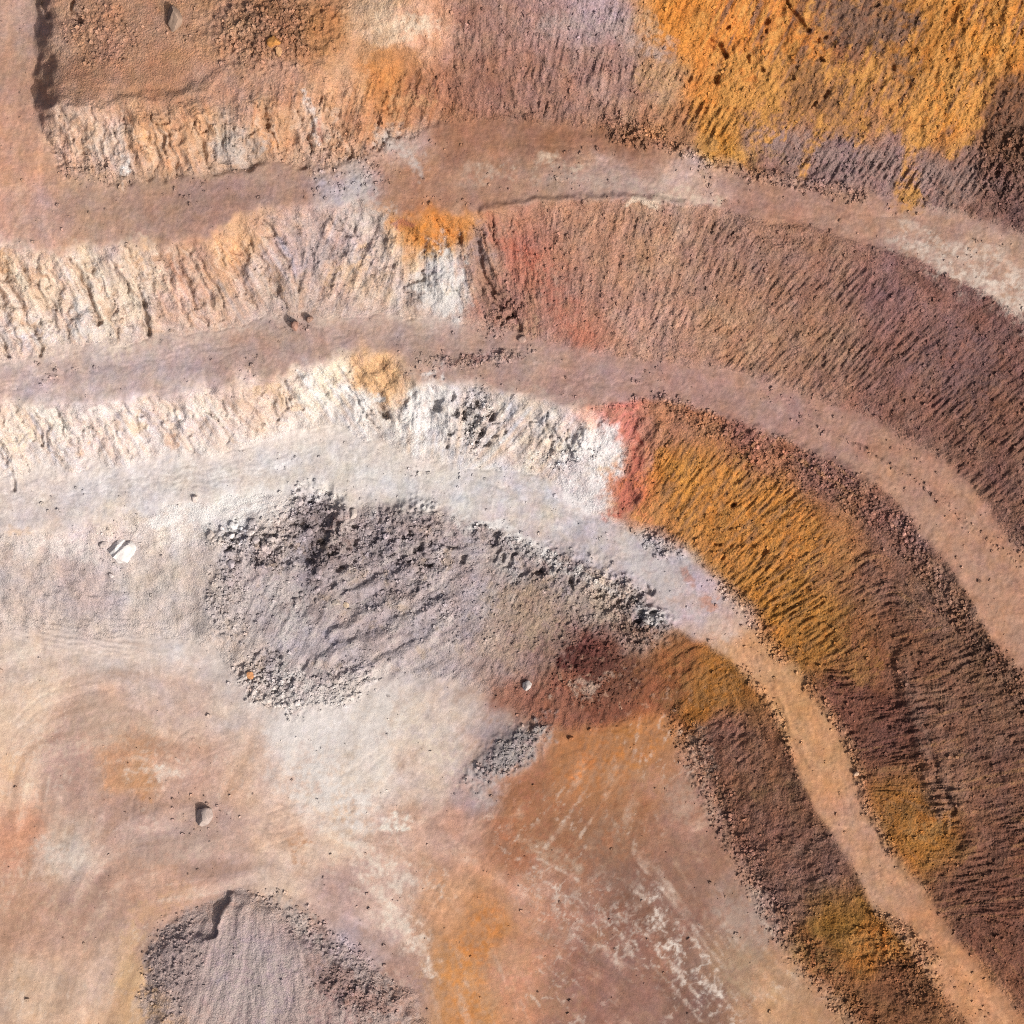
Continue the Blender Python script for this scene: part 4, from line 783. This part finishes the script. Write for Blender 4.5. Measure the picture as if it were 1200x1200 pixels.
small = [rock_mesh(100+s, 2, 9, 0.5, 0.05) for s in range(10)]
AREAS = [  # (path, spread px, count, rmin, rmax, brightness, label, group)
 ([(255,630),(285,625),(320,635)], 16, 34, 2.6, 7.0, 1.12, 'pale angular rock in the stony strip under the white bank', 'rocks of the stony strip under the white bank'),
 ([(350,600),(370,640),(352,690),(390,680)], 26, 46, 2.4, 6.5, 1.05, 'dark grey angular rock in the black-shadowed rubble', 'rocks of the dark rubble'),
 ([(440,620),(490,640),(500,670)], 22, 26, 2.4, 6.0, 1.1, 'brown-grey rock in the rubble beside the tan patch', 'rocks of the brown-grey rubble'),
 ([(300,790),(330,820),(350,830)], 12, 20, 2.2, 4.2, 1.1, 'grey rock at the toe of the rubble bank', 'rocks at the toe of the rubble bank'),
 ([(870,510),(940,540),(1000,580),(1055,612),(1085,665),(1120,715)], 9, 60, 2.0, 4.0, 1.25, 'plum-brown rock in the windrow along the middle haul road', 'rocks of the middle haul road windrow'),
 ([(800,850),(830,920),(855,970),(885,1025),(912,1080)], 9, 36, 2.0, 3.8, 1.35, 'grey-pink rock at the toe of the lowest slope', 'rocks at the toe of the lowest slope'),
 ([(860,715),(900,750),(950,805),(985,860),(1010,910)], 5, 24, 1.8, 3.4, 1.3, 'pale rock along the outer edge of the lower haul road', 'rocks along the outer edge of the lower haul road'),
 ([(585,895),(620,865)], 12, 16, 2.2, 3.8, 1.15, 'blue-grey rock in the tongue of tipped rubble', 'rocks of the blue-grey tongue'),
 ([(745,725),(770,740)], 12, 16, 2.2, 4.2, 1.1, 'grey rock in the rubble at the end of the white bench', 'rocks at the end of the white bench'),
 ([(300,25),(345,40)], 26, 22, 2.0, 3.6, 1.15, 'brown rock in the pile on the plateau', 'rocks of the plateau pile'),
]
for path, spread, n, r0, r1, br, label, group in AREAS:
    rr = random.Random(len(label)*31+n); p = np.asarray(path, float)
    L = np.concatenate([[0], np.cumsum(np.hypot(*np.diff(p, axis=0).T))])
    for _ in range(n):
        t = rr.uniform(0, L[-1]); x = np.interp(t, L, p[:, 0])+rr.gauss(0, spread*0.6); y = np.interp(t, L, p[:, 1])+rr.gauss(0, spread*0.6)
        r = r0+(r1-r0)*rr.random()**2.2
        o = put_rock('rock', small[rr.randrange(10)], x, y, r, r*rr.uniform(0.65, 1), r*rr.uniform(0.6, 0.9), rr.uniform(0, 360), None, label, 'rock', group, 0.3)
        c = np.clip(np.array(o.color[:3])*br*rr.uniform(0.85, 1.25), 0.01, 0.7); o.color = (c[0], c[1], c[2], 1)

# ------------------------------------------------------------------ loose stones nobody could count: one object
iv = np.array([(x, y, z) for x in (-.75, .75) for y in (-.75, .75) for z in (-.75, .75)], float)
it = np.array([(0,1,3),(0,3,2),(4,6,7),(4,7,5),(0,4,5),(0,5,1),(2,3,7),(2,7,6),(0,2,6),(0,6,4),(1,5,7),(1,7,3)])
NST = 26000
BLD = [(143,646,22),(122,637,9),(240,957,17),(205,23,20),(294,791,9),(618,803,10),(346,381,9),(321,49,14),(414,602,9)]
halo = sum(0.10*np.exp(-np.clip(np.hypot(X-x, Y-y)-r, 0, None)/9.)*(np.hypot(X-x, Y-y) > r*0.8) for x, y, r in BLD)
dens = (halo+RUB**1.5+0.004+0.09*(mMid+mUp+0.5*mLow)*sstep(0.1, 0.7, n60+0.6*n30)+0.05*slopes_r)[60:-60, 60:-60]; cs = np.cumsum(dens.ravel().astype(np.float64)); pick = np.searchsorted(cs, rng.uniform(0, cs[-1], NST))
jj = pick // dens.shape[1]+60; ii = pick % dens.shape[1]+60
rad = (0.85+2.1*rng.random(NST)**3.5)*S
zz = Z[jj, ii]; ff = S*(CAM_H-zz)/(CAM_H-REF); cen = np.stack([(gax[ii]-600)*ff, -(gax[jj]-600)*ff, zz+0.15*rad], -1)
ver = iv[None]*(rad[:, None]*rng.uniform(0.65, 1.15, (NST, 3)))[:, None, :]*rng.uniform(0.55, 1.15, (NST, len(iv), 3))
a = rng.uniform(0, 6.28, NST); ca_, sa_ = np.cos(a)[:, None], np.sin(a)[:, None]
ver = np.stack([ver[..., 0]*ca_-ver[..., 1]*sa_, ver[..., 0]*sa_+ver[..., 1]*ca_, ver[..., 2]], -1)+cen[:, None]
tri = (it[None]+(np.arange(NST)*len(iv))[:, None, None]).reshape(-1, 3)
me = bpy.data.meshes.new("loose_stones"); me.from_pydata(ver.reshape(-1, 3).tolist(), [], tri.tolist())
ca = me.color_attributes.new("rock_colour", 'FLOAT_COLOR', 'POINT')
sc = np.clip(COL[jj, ii]*rng.uniform(0.85, 1.45, (NST, 1)), 0.01, 0.75)
ca.data.foreach_set("color", np.concatenate([np.repeat(sc, len(iv), 0), np.ones((NST*len(iv), 1))], 1).astype(np.float32).ravel())
me.materials.append(M_RUB)
o = link(bpy.data.objects.new("loose_stones", me)); o["kind"] = "stuff"; o["label"] = "loose small stones scattered over banks, windrows and benches"
print('script', round(time.time()-T0, 1), 's')
